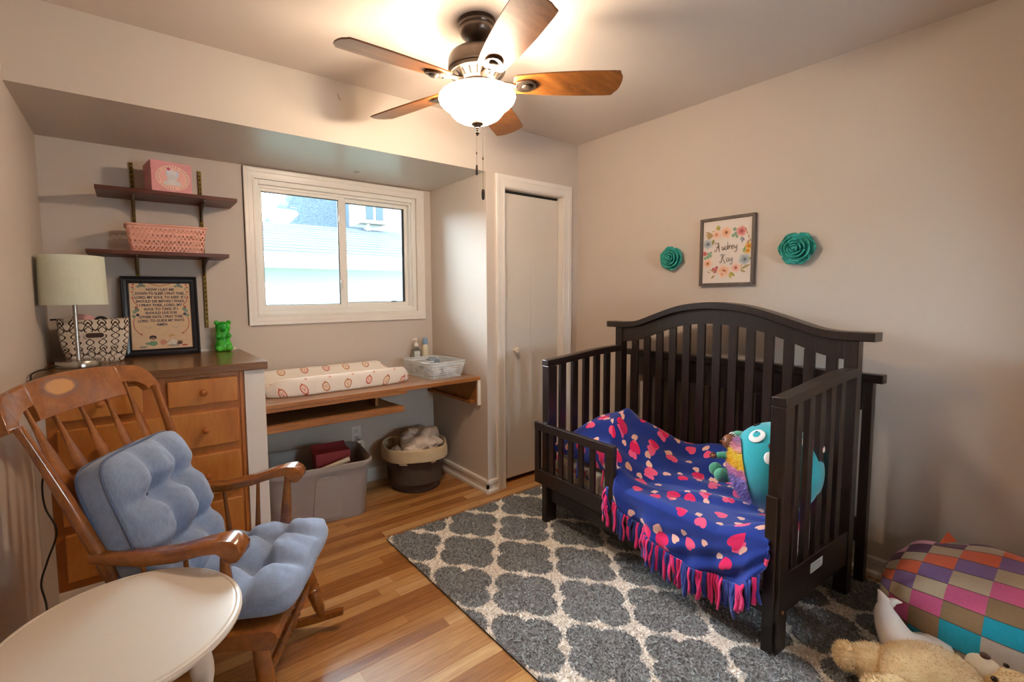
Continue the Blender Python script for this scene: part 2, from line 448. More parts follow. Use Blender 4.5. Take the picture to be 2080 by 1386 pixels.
mk('tilt_latch', B(1.575, 1.615, YA+.060, YA+.07, WZ0+.07, WZ0+.078), M_gasket, w1, smooth=0)

# unseen window added behind the camera to bring light to the near side
w2 = sroot('fill_window', ((FX0+FX1)/2, Y0, FZ0))
casing('window_casing', [(FX0, Y0, FZ0), (FX0, Y0, FZ1), (FX1, Y0, FZ1), (FX1, Y0, FZ0), (FX0, Y0, FZ0)], (0, 1, 0), .062, w2)
mk('window_frame', ring(FX0, FX1, FZ0, FZ1, .05, .05, .05, .05, Y0-.09, Y0-.02), M_vinyl, w2, smooth=0)
mk('meeting_rail', B(FX0+.05, FX1-.05, Y0-.08, Y0-.03, (FZ0+FZ1)/2-.02, (FZ0+FZ1)/2+.02), M_vinyl, w2, smooth=0)
for a, b in ((FZ0+.05, (FZ0+FZ1)/2-.02), ((FZ0+FZ1)/2+.02, FZ1-.05)): mk('pane', B(FX0+.05, FX1-.05, Y0-.058, Y0-.054, a, b), M_glass, w2, smooth=0)

# small wall fittings
hk = mk('soffit_hook', MB().box(1.198, 1.206, 2.862, 2.905, ZS-.004, ZS).tube([(1.182, 2.88, ZS-.002), (1.222, 2.876, ZS-.002)], .003, 6), plain('painted_metal', '#a9a59c', .5)); tag(hk, 'small painted cross shaped hook under the soffit above the window', 'hook')
hk = mk('wall_hook', MB().tube(cr([(.92, YC, 2.375), (.915, YC-.012, 2.366), (.918, YC-.016, 2.352), (.926, YC-.012, 2.343), (.930, YC-.006, 2.349)], 4), .0022, 6), plain('painted_metal', '#a9a59c', .5)); tag(hk, 'tiny curved hook on the soffit face left of the fan', 'hook')

# outlet and plugged-in device
ot = thing('wall_outlet', 'white wall outlet under the wooden counter behind the grey tote', 'outlet', (1.242, YA, .355))
mk('cover_plate', B(1.206, 1.278, YA-.006, YA, .300, .418), M_white, ot, smooth=0, bevel=.003)
m = MB()
for zc in (.386, .332):
    m.box(1.233, 1.236, YA-.0095, YA-.0085, zc, zc+.010); m.box(1.247, 1.250, YA-.0095, YA-.0085, zc+.001, zc+.009); m.box(1.239, 1.2445, YA-.0095, YA-.0085, zc-.010, zc-.004)
for zc in (.386, .332): mk('socket', B(1.224, 1.260, YA-.009, YA-.005, zc-.018, zc+.018), M_white, ot, smooth=0, bevel=.003)
mk('socket_slots', m, M_dark, ot, smooth=0, kind='stuff')
pd = thing('plug_in_device', 'rounded white plug-in device in the lower outlet socket', 'night light', (1.25, YA-.01, .30))
mk('housing', MB().prism([(1.222, .238), (1.282, .238), (1.284, .30), (1.278, .322), (1.252, .332), (1.226, .322), (1.220, .30)], lambda a, b, d: (a, d, b), YA-.05, YA-.0095), plain('device_plastic', '#e5ddcf', .35), pd, bevel=.006, smooth=60)
mk('lens', MB().ball((1.252, YA-.05, .298), (.011, .005, .009), 12, 8), plain('device_lens', '#a9a19a', .2), pd)

# ------------------------------------------------------------------ outside: the neighbour's house
M_siding = plain('darkened_siding', '#3d4540', .7, var=.02, vs=2, spec=0); M_gut = plain('darkened_gutter', '#575c5a', .6, spec=0)  # pale siding, gutter and roof coloured dark to offset the overexposed daylight
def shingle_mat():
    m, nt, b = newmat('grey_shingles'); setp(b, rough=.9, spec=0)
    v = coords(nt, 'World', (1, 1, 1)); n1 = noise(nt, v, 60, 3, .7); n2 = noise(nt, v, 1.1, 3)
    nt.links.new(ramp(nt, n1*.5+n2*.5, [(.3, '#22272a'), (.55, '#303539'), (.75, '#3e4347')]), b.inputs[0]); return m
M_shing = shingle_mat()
nb = thing('neighbour_house', 'darkened pale house with gutter and grey roof seen through the window', 'house', (3, 6.4, -.5))
m = MB()
z = -1.2
while z < 1.70:
    m.add([(-6, 6.05, z), (10, 6.05, z), (10, 6.05, z+.2), (-6, 6.05, z+.2), (-6, 6.07, z+.2), (10, 6.07, z+.2), (10, 6.09, z), (-6, 6.09, z)], [(0, 1, 2, 3), (3, 2, 5, 4), (7, 6, 1, 0)]); z += .2
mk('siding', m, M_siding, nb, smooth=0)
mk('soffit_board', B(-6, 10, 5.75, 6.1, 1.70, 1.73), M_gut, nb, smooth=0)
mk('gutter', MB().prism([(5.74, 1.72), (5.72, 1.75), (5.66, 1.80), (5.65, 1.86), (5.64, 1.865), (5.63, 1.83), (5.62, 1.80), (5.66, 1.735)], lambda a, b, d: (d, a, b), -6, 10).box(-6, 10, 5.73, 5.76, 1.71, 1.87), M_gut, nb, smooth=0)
m = MB(); ny = 11
for k in range(ny):
    y0 = 5.66+k*.14; z0 = 1.87+k*.14*.36; m.add([(-6, y0, z0+.012), (10, y0, z0+.012), (10, y0+.15, z0+.15*.36), (-6, y0+.15, z0+.15*.36), (-6, y0, z0-.01), (10, y0, z0-.01)], [(0, 1, 2, 3), (4, 5, 1, 0)])
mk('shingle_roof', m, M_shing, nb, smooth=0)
# upper storey at the right with a darker hip roof to its left
uw = thing('neighbour_upper_storey', 'darkened white upper storey with window behind the gutter roof outside at right', 'house', (5, 9, 2.5))
m = MB(); z = -1.2
while z < 5.4: m.add([(3.55, 7.6, z), (9, 7.6, z), (9, 7.6, z+.2), (3.55, 7.6, z+.2), (3.55, 7.62, z+.2), (9, 7.62, z+.2), (3.55, 8.2, z), (3.55, 8.2, z+.2)], [(0, 1, 2, 3), (3, 2, 5, 4), (6, 0, 3, 7)]); z += .2
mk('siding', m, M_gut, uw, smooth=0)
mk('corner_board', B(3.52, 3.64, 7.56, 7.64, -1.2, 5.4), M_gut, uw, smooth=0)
hr = thing('neighbour_hip_roof', 'dark grey hip roof rising behind the gutter roof outside the window', 'roof', (2.6, 8.6, 2.6))
m = MB(); m.add([(1.95, 9.0, 2.3), (4.5, 9.0, 2.3), (4.5, 12.0, 2.3), (1.95, 12.0, 2.3), (3.25, 10.3, 4.1), (3.9, 10.3, 4.1)], [(0, 1, 5, 4), (1, 2, 5), (2, 3, 4, 5), (3, 0, 4), (3, 2, 1, 0)])
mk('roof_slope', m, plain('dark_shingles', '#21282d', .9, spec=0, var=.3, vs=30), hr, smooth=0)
ac = thing('window_air_conditioner', 'darkened white window air conditioner on a bracket outside the right pane', 'air conditioner', (3.25, 7.2, 2.6))
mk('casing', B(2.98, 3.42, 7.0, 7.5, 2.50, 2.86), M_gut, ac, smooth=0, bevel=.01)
m = MB()
for x in (3.06, 3.23): m.box(x, x+.12, 6.985, 7.01, 2.56, 2.80)
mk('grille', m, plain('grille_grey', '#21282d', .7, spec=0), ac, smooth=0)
m = MB(); m.box(3.10, 3.14, 7.05, 7.09, 2.395, 2.5); m.tube([(3.12, 7.07, 2.46), (3.44, 7.45, 2.25)], .015, 6); m.box(3.42, 3.46, 7.43, 7.47, 2.2, 2.5)
mk('bracket', m, M_gut, ac, smooth=0)
mk('ground', B(-14, 16, 3.3, 22, -1.3, -1.2), plain('pale_bounce_ground', '#c2c0b8', .95, var=.08), None, smooth=0)['kind'] = 'structure'  # unseen ground, made pale to bounce daylight up to the soffit
# ------------------------------------------------------------------ dresser
M_maple = wood('honey_maple', '#9a5a1e', '#b8742f', '#c98a42', .36, (2.2, 2.2, .5), grain=1.2)
M_maple_h = wood('honey_maple_frame', '#95551b', '#b06a28', '#c07c36', .38, (2, 2, .6))
M_lam = wood('walnut_laminate', '#5d3c24', '#74502f', '#87603a', .22, (.8, 6, 6), grain=1.5, rand=False)
M_knob = plain('knob_wood', '#a8622a', .3)
dr = thing('dresser', 'honey maple built-in dresser with brown laminate top left of the window', 'dresser', (.05, 2.75, 0))
DL, DRt, FY = -.292, .417, 2.428
mk('cabinet_body', B(DL, DRt, FY, YA-.004, .15, .984), M_maple_h, dr, smooth=0)
mk('toe_kick', B(DL-.04, DRt, FY-.006, FY+.03, 0, .15), M_white, dr, smooth=0)
mk('filler_panel', B(XL+.001, DL-.001, FY-.010, FY+.02, 0, .984), M_wall, dr, smooth=0, label='painted filler panel')
mk('top', B(XL+.002, .520, 2.396, YA-.003, .985, 1.022), M_lam, dr, smooth=0, bevel=.003)
mk('back_splash_strip', B(XL+.002, .50, YA-.006, YA-.001, 1.022, 1.034), M_white, dr, smooth=0)
def drawer(x0, x1, z0, z1, knobs):
    d = mk('drawer', B(x0, x1, FY-.019, FY+.002, z0, z1), M_maple, dr, smooth=0, bevel=.005, seg=3)
    for kx in knobs:
        zc = (z0+z1)/2
        mk('knob', MB().lathe([(.009, 0), (.007, .004), (.006, .010), (.012, .016), (.0155, .022), (.015, .028), (.010, .033), (.0005, .035)], n=20, T=lambda x, y_, z: (kx+x, FY-.019-z, zc+y_)), M_knob, d)
drawer(.108, .386, .846, .962, (.243,)); drawer(-.262, .018, .846, .962, (-.122,))
drawer(-.262, .386, .650, .812, (-.118, .246)); drawer(-.262, .386, .420, .612, (-.118, .243)); drawer(-.262, .386, .188, .382, (-.118, .243))
mk('slot', B(.215, .275, FY-.0015, FY+.001, .9665, .9685), M_dark, dr, smooth=0)
# a narrow groove down the face frame
mk('stile', B(.398, .4165, FY-.006, FY+.001, .15, .984), M_maple_h, dr, smooth=0, bevel=.001)

# ------------------------------------------------------------------ counter (desk) and lower shelf
M_desk = wood('worn_brown_desk', '#7d5431', '#9c6d45', '#b38558', .35, (.9, 7, 7), grain=1.6)
M_edge = wood('oak_edge', '#7d4a20', '#9c632f', '#b47c42', .4, (1.0, 8, 8), grain=1.6)
M_top = wood('counter_laminate', '#8d6c57', '#9f7d66', '#ad8d76', .24, (.9, 8, 8), grain=1.4)
dk = thing('counter', 'built-in wooden counter under the window spanning to the alcove wall', 'counter', (1.2, 2.8, .78))
mk('counter_top', B(.5075, XA-.001, 2.497, YA-.002, .764, .784), M_top, dk, smooth=0, bevel=.0015)
mk('front_edge', B(.5075, XA-.001, 2.488, 2.4975, .760, .7845), M_edge, dk, smooth=0, bevel=.0015)
mk('front_rail', B(.5075, 1.325, 2.491, 2.512, .742, .7635), M_edge, dk, smooth=0, bevel=.002)
ck = mk('wall_cleat', B(XA-.020, XA-.001, 2.50, YA-.003, .598, .7635), M_edge, dk, smooth=0, bevel=.0015)
mk('cleat_ledge', B(XA-.052, XA-.0205, 2.535, YA-.003, .598, .616), M_edge, ck, smooth=0, bevel=.001)
mk('cleat_end', B(XA-.024, XA-.001, 2.487, 2.5, .590, .7635), M_white, ck, smooth=0, label='chipped painted cleat end')
mk('support_block', B(1.165, 1.185, 2.60, 2.72, .668, .7635), M_edge, dk, smooth=0, bevel=.002)
sh = mk('lower_shelf', MB().prism([(.5075, 2.512), (1.305, 2.512), (1.285, 2.66), (1.285, 3.10), (.5075, 3.10)], lambda a, b, d: (a, b, d), .646, .667), M_desk, dk, smooth=0, bevel=.002)
mk('shelf_edge', B(.5075, 1.31, 2.50, 2.5115, .632, .668), M_edge, sh, smooth=0, bevel=.003)

# ------------------------------------------------------------------ wall shelves over the dresser
M_mahog = wood('dark_mahogany', '#371509', '#562413', '#6a311b', .38, (1, 9, 9), grain=1.4)
M_brass = plain('brass', '#86692c', .42, metal=.85)
M_steel = plain('bracket_steel', '#8f887b', .45, metal=.6)
def upright(x, label):
    t = thing('shelf_upright', label, 'shelf rail', (x, YA, 1.6), group=None)
    m = MB(); m.box(x-.008, x+.008, YA-.004, YA-.0005, 1.16, 2.05); m.box(x-.008, x-.006, YA-.011, YA-.004, 1.16, 2.05); m.box(x+.006, x+.008, YA-.011, YA-.004, 1.16, 2.05)
    m.box(x-.008, x-.003, YA-.011, YA-.0095, 1.16, 2.05); m.box(x+.003, x+.008, YA-.011, YA-.0095, 1.16, 2.05)
    z = 1.17
    while z < 2.05: m.box(x-.0035, x+.0035, YA-.011, YA-.0095, z, z+.009); z += .0254
    mk('channel', m, M_brass, t, smooth=0)
    mk('slot_shadow', B(x-.0055, x+.0055, YA-.0049, YA-.0041, 1.165, 2.045), M_dark, t, smooth=0)
    for z in (1.19, 1.6, 2.03): mk('screw', MB().lathe([(.0036, 0), (.003, .0014), (.0005, .002)], n=10, T=lambda a, b, c, z=z: (x+a, YA-.011-c, z+b)), M_steel, t)
upright(.037, 'brass slotted shelf rail on the wall, the left one behind the shelves')
upright(.352, 'brass slotted shelf rail on the wall, the right one ending near the green bear')
def wshelf(x0, x1, zb, label):
    t = thing('wall_shelf', label, 'shelf', ((x0+x1)/2, 2.98, zb))
    mk('shelf_board', B(x0, x1, 2.857, 3.092, zb, zb+.019), M_mahog, t, smooth=0, bevel=.0015)
    for x in (.037, .352):
        pr = [(3.098, zb-.001), (2.905, zb-.001), (2.893, zb-.006), (2.90, zb-.014), (2.96, zb-.020), (3.02, zb-.034), (3.06, zb-.058), (3.085, zb-.085), (3.098, zb-.09)]
        mk('bracket', MB().prism(pr, lambda a, b, d: (d, a, b), x-.0018, x+.0018).box(x-.006, x+.006, 2.90, 3.09, zb-.0025, zb-.0004), M_steel, t, smooth=0)
wshelf(-.112, .500, 1.853, 'upper dark brown wall shelf on brass brackets holding the pink box')
wshelf(-.160, .448, 1.549, 'lower dark brown wall shelf on brass brackets holding the pink woven basket')

# pink gift box with bunny print
M_pink = plain('pink_card', '#d79293', .55, var=.05, vs=40); M_print = vcol('printed_ink', .6)
a = math.radians(9)
pb = thing('gift_box', 'pink square box with grey bunny in an oval on the upper shelf', 'box', (.19, 2.96, 1.873), a)
mk('box_body', MB().box(-.09, .09, -.085, .085, 0, .150), M_pink, pb, smooth=0, bevel=.002, local=True)
mk('lid', MB().box(-.0915, .0915, -.0865, .0865, .108, .152), M_pink, pb, smooth=0, bevel=.002, local=True)
m = MB(); fy = -.0872
def disc(m, cx, cz, rx, rz, col, y=fy, n=28, T=None):
    p = [(cx+rx*math.cos(2*PI*k/n), cz+rz*math.sin(2*PI*k/n)) for k in range(n)]
    m.flat([(T(q[0], q[1]) if T else (q[0], y, q[1])) for q in p][::-1 if T is None else 1], col)
disc(m, .004, .073, .076, .062, '#e6b9ac', fy); disc(m, .004, .073, .058, .046, '#e3aaa2', fy-.0003)
G = '#cbc8cb'; y_ = fy-.0006
for (x, z, rx, rz, c) in ((-.018, .093, .009, .018, '#c3ccd6'), (.022, .093, .009, .018, '#c3ccd6'), (0, .097, .019, .018, '#d6d2d4'), (0, .066, .022, .024, G), (-.022, .045, .016, .012, '#cdc8c8'), (.024, .045, .016, .012, '#cdc8c8'), (0, .05, .017, .016, '#d3cecd'), (-.014, .115, .008, .007, '#b9486e')):
    disc(m, x, z, rx, rz, c, y_, 18); y_ -= .0001
for k in range(34):
    t = 2*PI*k/34
    if k % 7 == 6: continue
    cx, cz = .004+.067*math.cos(t), .073+.054*math.sin(t); d = Vector((math.cos(t), math.sin(t)))*.0045; e = Vector((-d.y, d.x))*.25
    m.flat([(cx-d.x-e.x, fy-.0003, cz-d.y-e.y), (cx+d.x-e.x, fy-.0003, cz+d.y-e.y), (cx+d.x+e.x, fy-.0003, cz+d.y+e.y), (cx-d.x+e.x, fy-.0003, cz-d.y+e.y)][::-1], '#7d5754')
mk('bunny_print', m, M_print, pb, smooth=0, local=True)

# pink lattice basket: thin walls with real holes
def lattice_mat(name, col, su, sv, rough=.45, trans=0, hole=.36, tri=True):
    m, nt, b = newmat(name); setp(b, rough=rough); b.inputs[0].default_value = (*lin(col), 1)
    if trans: setp(b, trans=trans, ior=1.3)
    t = nt.nodes.new('ShaderNodeUVMap'); t.uv_map = 'UVMap'; sp = nt.nodes.new('ShaderNodeSeparateXYZ'); nt.links.new(t.outputs[0], sp.inputs[0])
    u = NX(nt, sp.outputs[0])*su; v = NX(nt, sp.outputs[1])*sv
    row = v.fl(); uu = (u+row*.5).fr()-.5; vv = v.fr()-.5
    if tri: d = (uu.ab()*1.7+(vv*1.0).ab()*.9+vv*(row.md(2.)*2.-1.)*.55)
    else: d = uu.ab()+vv.ab()
    h = d.lt(hole); al = (h*-1.)+1.; nt.links.new(al.k, b.inputs['Alpha'])
    bump(nt, b, d, .4, .003); return m
def wall_loop(pts, n_per=1):
    """perimeter list of 2D points of a rounded rectangle"""
    return pts
def rrect(hx, hy, r, n=5):
    p = []
    for cx, cy, a0 in ((hx-r, hy-r, 0), (-hx+r, hy-r, PI/2), (-hx+r, -hy+r, PI), (hx-r, -hy+r, 1.5*PI)):
        for k in range(n+1): t = a0+PI/2*k/n; p.append((cx+r*math.cos(t), cy+r*math.sin(t)))
    return p
def taper_basket(mat_wall, mat_solid, par, b, t, h, rb, rt, thick=.003, rim=.01, wallname='lattice_wall'):
    """b, t: half sizes at bottom and top"""
    P0 = rrect(*b, rb); P1 = rrect(*t, rt); n = len(P0); cum = [0]
    for i in range(n): cum.append(cum[-1]+math.dist(P1[i], P1[(i+1) % n]))
    V = []; UV = []; F = []
    for i in range(n+1):
        for (P, z) in ((P0, 0), (P1, h)): V.append((*P[i % n], z)); UV.append((cum[i], z))
    for i in range(n): F.append((2*i, 2*i+2, 2*i+3, 2*i+1))
    mb = MB().add(V, F); w = mk(wallname, mb, mat_wall, par, local=True, smooth=60, uv=UV)
    mb = MB(); mb.tube([(x, y, h) for x, y in P1]+[(*P1[0], h)], rim/2, 8, caps=False); mk('rim', mb, mat_solid, par, local=True, smooth=60)
    mb = MB().prism(P0, lambda a, c, d: (a, c, d), 0, .003); mk('base', mb, mat_solid, par, local=True)
    return w
M_pk = plain('pink_plastic', '#e2a593', .4); M_pklat = lattice_mat('pink_lattice', '#e2a593', 52, 66, hole=.42)
bk = thing('pink_basket', 'pink plastic lattice basket on the lower wall shelf', 'basket', (.172, 2.962, 1.5685))
taper_basket(M_pklat, M_pk, bk, (.160, .078), (.176, .092), .132, .02, .022, rim=.011)

# ------------------------------------------------------------------ table lamp
lx, ly = -.207, 2.785
M_chrome = plain('brushed_steel', '#b9b6b0', .24, metal=1.0)
M_shade = fabric('sage_shade', '#dbe2cd', .85, 700, .03, .15)
lp = thing('table_lamp', 'table lamp with pale green drum shade and round steel base on dresser', 'lamp', (lx, ly, 1.022))
mk('base', MB().lathe([(.0, 0), (.080, 0), (.083, .002), (.083, .026), (.081, .029), (.02, .031), (.0, .031)], n=48, c=(lx, ly, 1.022), caps=False), M_chrome, lp, smooth=50)
mk('stem', MB().lathe([(.0095, .029), (.0085, .035), (.0085, .36), (.012, .362), (.012, .40), (.004, .405)], n=20, c=(lx, ly, 1.022)), M_chrome, lp)
mk('switch', MB().tube([(lx+.008, ly-.004, 1.222), (lx+.022, ly-.008, 1.222)], .0035, 8).ball((lx+.024, ly-.009, 1.222), .005, 10, 8), M_chrome, lp)
N_ = 56; m = MB()
m.lathe([(.122, 1.305), (.118, 1.524), (.1165, 1.524), (.1205, 1.305), (.122, 1.305)], c=(lx, ly, 0), n=N_, caps=False)
mk('lamp_shade', m, M_shade, lp, smooth=60)
m = MB(); m.tube([(lx, ly, 1.43), (lx, ly, 1.5)], .028, 14)
for k in range(3): m.tube([(lx, ly, 1.50), (lx+.118*math.cos(k*2.094), ly+.118*math.sin(k*2.094), 1.512)], .0015, 6)
mk('bulb_and_spider', m, plain('lamp_inside', '#ddd6c4', .5), lp)
cordp = cr([(lx-.075, ly-.03, 1.034), (lx-.10, ly-.10, 1.030), (-.318, 2.62, 1.036), (-.325, 2.50, 1.040), (-.322, 2.41, 1.038), (-.318, 2.378, 1.0), (-.316, 2.365, .90), (-.305, 2.36, .80), (-.285, 2.35, .72), (-.305, 2.34, .64), (-.300, 2.32, .55), (-.27, 2.29, .46), (-.300, 2.27, .36), (-.318, 2.25, .29), (-.302, 2.2, .20), (-.31, 2.0, .10), (-.315, 1.9, .02)], 8)
mk('cord', MB().tube(cordp, .0032, 8), plain('black_cord', '#1a1816', .5), lp)

# ------------------------------------------------------------------ patterned fabric bin
def geo_mat():
    m, nt, b = newmat('ogee_print_canvas'); setp(b, rough=.85, spec=.2)
    t = nt.nodes.new('ShaderNodeUVMap'); t.uv_map = 'UVMap'; sp = nt.nodes.new('ShaderNodeSeparateXYZ'); nt.links.new(t.outputs[0], sp.inputs[0])
    u = NX(nt, sp.outputs[0])*(1/.052); v = NX(nt, sp.outputs[1])*(1/.058)
    w = (v*(2*PI)).sin()*.30; res = None
    for q in ((u+w), (u-w)):
        d = (q.fr()-.5).ab(); l = d.lt(.055); res = l if res is None else res.mx(l)
    w2 = (u*(2*PI)+1.57).sin()*.26
    for q in ((v*.5+w2*.5),):
        d = (q.fr()-.5).ab(); res = res.mx(d.lt(.030))
    nt.links.new(mixc(nt, res, '#d8cbbb', '#33241d'), b.inputs[0]); bump(nt, b, noise(nt, coords(nt), 500, 2), .2, .001); return m
fb = thing('fabric_bin', 'white canvas bin with dark ogee line print behind the lamp', 'basket', (-.150, 2.945, 1.022), .03)
P0 = rrect(.100, .062, .035, 6); P1 = rrect(.136, .085, .03, 6); n = len(P1); V = []; UV = []; F = []; cum = [0]
for i in range(n): cum.append(cum[-1]+math.dist(P1[i], P1[(i+1) % n]))
lev = [0, .015, .05, .09, .13, .165, .20]
def prof_k(z): return .12+.88*(1-(1-z/.2)**2.2)
for i in range(n+1):
    for z in lev:
        k = prof_k(z); q0, q1 = P0[i % n], P1[i % n]; dz = .016*((q1[0]/.136)**2) if z == .20 else 0
        V.append((q0[0]+(q1[0]-q0[0])*k, q0[1]+(q1[1]-q0[1])*k, z+dz)); UV.append((cum[i], z))
L_ = len(lev)
skip = set()
for i in range(n):
    for j in range(L_-1): F.append((i*L_+j, (i+1)*L_+j, (i+1)*L_+j+1, i*L_+j+1))
mk('bin_body', MB().add(V, F), geo_mat(), fb, local=True, smooth=60, uv=UV, solid=.003)
mk('bin_bottom', MB().prism(rrect(.104, .065, .035, 6), lambda a, b, d: (a, b, d), 0, .004), plain('bin_canvas', '#cfc2b2', .9), fb, local=True)
def stadium(hx, hz, n=8): return [(hx-hz+hz*math.cos(-PI/2+PI*k/n), hz*math.sin(-PI/2+PI*k/n)) for k in range(n+1)]+[(-hx+hz+hz*math.cos(PI/2+PI*k/n), hz*math.sin(PI/2+PI*k/n)) for k in range(n+1)]
mk('handle_slot', MB().prism(stadium(.036, .013), lambda a, b, d: (a+.0, -.0835+d, .135+b), -.0035, .004), plain('handle_shadow', '#3a2620', .8), fb, local=True)
m = MB(); st = stadium(.037, .0135); m.tube([(a, -.0865, .135+b) for a, b in st+[st[0]]], .0026, 6, caps=False); mk('handle_trim', m, plain('bin_trim', '#d9c9b5', .7), fb, local=True)
pc = mk('pink_cloth', MB().ball((-.195, 2.94, 1.235), (.035, .03, .022), 14, 10, warp=lambda p: p*(1+.25*math.sin(7*p.x+3*p.z)*math.cos(6*p.y))).ball((-.165, 2.95, 1.225), (.03, .03, .02), 12, 8), plain('pale_pink_cloth', '#dba7a4', .9)); tag(pc, 'crumpled pink cloth peeking out of the patterned canvas bin', 'cloth')
m = MB(); m.tube(cr([(-.150, 2.93, 1.20), (-.147, 2.93, 1.225), (-.130, 2.93, 1.240), (-.108, 2.93, 1.236), (-.098, 2.93, 1.215), (-.096, 2.93, 1.19)], 5), .006, 8, sx=1, sy=.5)
bs = mk('black_strap', m, plain('black_webbing', '#171519', .6)); tag(bs, 'black looped strap sticking out of the patterned canvas bin', 'strap')
m = MB(); m.tube(cr([(-.262, 2.90, 1.19), (-.268, 2.895, 1.228), (-.285, 2.89, 1.236), (-.306, 2.885, 1.236)], 5), .006, 8, sx=.5, sy=1)
bs = mk('dark_strap', m, plain('black_webbing', '#171519', .6)); tag(bs, 'dark strap end hanging over the left rim of the patterned bin', 'strap')

# ------------------------------------------------------------------ framed cross stitch prayer
lean = math.radians(5.5)
Mf = Matrix.Translation(Vector((.132, 3.044, 1.0225))) @ Matrix.Rotation(math.radians(-1.0), 4, 'Z') @ Matrix.Rotation(-lean, 4, 'X')
pf = thing('framed_prayer', 'black framed cross stitch prayer leaning on the wall on the dresser', 'picture', M=Mf)
M_blk = plain('black_frame_lacquer', '#20222a', .28); FWD, FH = .348, .428
def frame_profile_parts(W_, H_, prof, mat, par, name):
    cs = [(-W_/2, 0), (-W_/2, H_), (W_/2, H_), (W_/2, 0)]
    for i in range(4):
        a = Vector((cs[i][0], 0, cs[i][1])); b = Vector((cs[(i+1) % 4][0], 0, cs[(i+1) % 4][1])); d = (b-a).normalized(); inn = Vector((0, -1, 0)).cross(d); c_ = Vector((0, 0, H_/2))
        if inn.dot(c_-(a+b)/2) < 0: inn = -inn
        k = len(prof); V = [a+inn*q+d*q+Vector((0, -h_, 0)) for q, h_ in prof]+[b+inn*q-d*q+Vector((0, -h_, 0)) for q, h_ in prof]
        mk(name, MB().add(V, [tuple(range(k))[::-1], tuple(range(k, 2*k))]+[(j, (j+1) % k, k+(j+1) % k, k+j) for j in range(k)]), mat, par, smooth=0, local=True)
frame_profile_parts(FWD, FH, [(0, -.004), (0, .018), (.006, .021), (.012, .016), (.015, .012), (.026, .010), (.030, .013), (.034, .010), (.037, .002), (.037, -.004)], M_blk, pf, 'frame_rail')
linen = plain('linen_ground', '#d9bd9c', .85, var=.04, vs=60, bmp=.2, bs=900)
mk('stitched_linen', MB().box(-FWD/2+.033, FWD/2-.033, -.0035, -.001, .033, FH-.033), linen, pf, smooth=0, local=True)
mk('backing', MB().box(-FWD/2+.004, FWD/2-.004, -.0005, .004, .004, FH-.004), M_dark, pf, smooth=0, local=True)
m = MB(); m.col = lin('#2c3050')
lines = ['Now I lay me', 'down to sleep, I pray Thee,', 'Lord, my soul to keep. If I', 'should die before I wake,', 'I pray Thee, Lord, my', 'soul to take. If I', 'should live for', 'other days, I pray Thee,', 'Lord, to guide my ways.', 'amen']
wid = [.128, .224, .230, .222, .196, .154, .146, .200, .212, .048]
for i, s_ in enumerate(lines):
    zc = FH-.076-i*.0212
    # small capitals: lower case letters printed as lower capitals
    parts = []; x = 0
    sz = .0205
    V0, F0, w0 = textmesh(s_.upper(), sz, lambda a, b: (a, -.0042, b), ext=.0006)
    k = wid[i]/w0
    m.add([(p[0]*k, p[1], zc+p[2]*.92) for p in V0], F0)
m.col = None
mk('prayer_lettering', m, M_print, pf, smooth=0, local=True)
m = MB(); rg = random.Random(5); yq = -.0040
def blob(x, z, r, c, n=8): m.flat([(x+r*math.cos(2*PI*k/n), yq, z+r*math.sin(2*PI*k/n)) for k in range(n)], c)
def ribbon(pts, w, c):
    P = cr(pts, 5)
    for a_, b_ in zip(P, P[1:]):
        d = (Vector(b_)-Vector(a_)).normalized(); q = Vector((-d.y, d.x))*w/2
        m.flat([(a_[0]+q.x, yq, a_[1]+q.y), (b_[0]+q.x, yq, b_[1]+q.y), (b_[0]-q.x, yq, b_[1]-q.y), (a_[0]-q.x, yq, a_[1]-q.y)], c)
for sx in (-1, 1):
    for (x, z, r, c) in ((.085, .383, .010, '#5b6c7d'), (.085, .383, .004, '#e8d9c0'), (.072, .377, .006, '#6f8a6a'), (.10, .375, .007, '#7a927a'), (.12, .385, .005, '#b5524a'), (.124, .370, .005, '#b5524a'), (.118, .360, .004, '#7a927a'), (.124, .345, .005, '#c06a55'), (.122, .33, .004, '#8a9a78'), (.125, .315, .005, '#b5524a'), (.11, .25, .011, '#7f9385'), (.118, .238, .010, '#8ea093'), (.106, .222, .008, '#3f4a66'), (.122, .215, .009, '#7a927a'), (.112, .262, .006, '#b5524a')): blob(sx*x+rg.uniform(-.002, .002), z, r, c)
    ribbon([(sx*.124, .31), (sx*.118, .29), (sx*.105, .275), (sx*.108, .262)], .004, '#b5655a')
    ribbon([(sx*.122, .205), (sx*.126, .18), (sx*.122, .15), (sx*.108, .128), (sx*.092, .112)], .004, '#b5655a')
    m.flat([(sx*.100, yq, .122), (sx*.088, yq, .103), (sx*.094, yq, .116), (sx*.084, yq, .118)], '#b5524a')
    ribbon([(sx*.075, .158), (sx*.062, .146), (sx*.045, .158)], .0018, '#8f8f8a')
ribbon([(-.05, .392), (-.02, .383), (0, .378), (.02, .383), (.05, .392)], .004, '#b5655a')
for (x, z, rx, rz, c) in ((-.045, .098, .017, .012, '#3a2622'), (-.045, .088, .012, .012, '#dcb89c'), (-.045, .066, .020, .014, '#6e9a78'), (-.068, .066, .014, .006, '#6e9a78'), (.042, .102, .015, .012, '#c2a268'), (.044, .094, .012, .010, '#dfbca2'), (.045, .068, .024, .014, '#ded6cb'), (.075, .064, .016, .010, '#5b4438'), (0, .07, .014, .016, '#c98e7a'), (-.09, .048, .018, .006, '#8c8f86'), (.10, .05, .014, .005, '#b5524a'), (.05, .05, .03, .006, '#a39a90')):
    m.flat([(x+rx*math.cos(2*PI*k/10), yq, z+rz*math.sin(2*PI*k/10)) for k in range(10)], c)
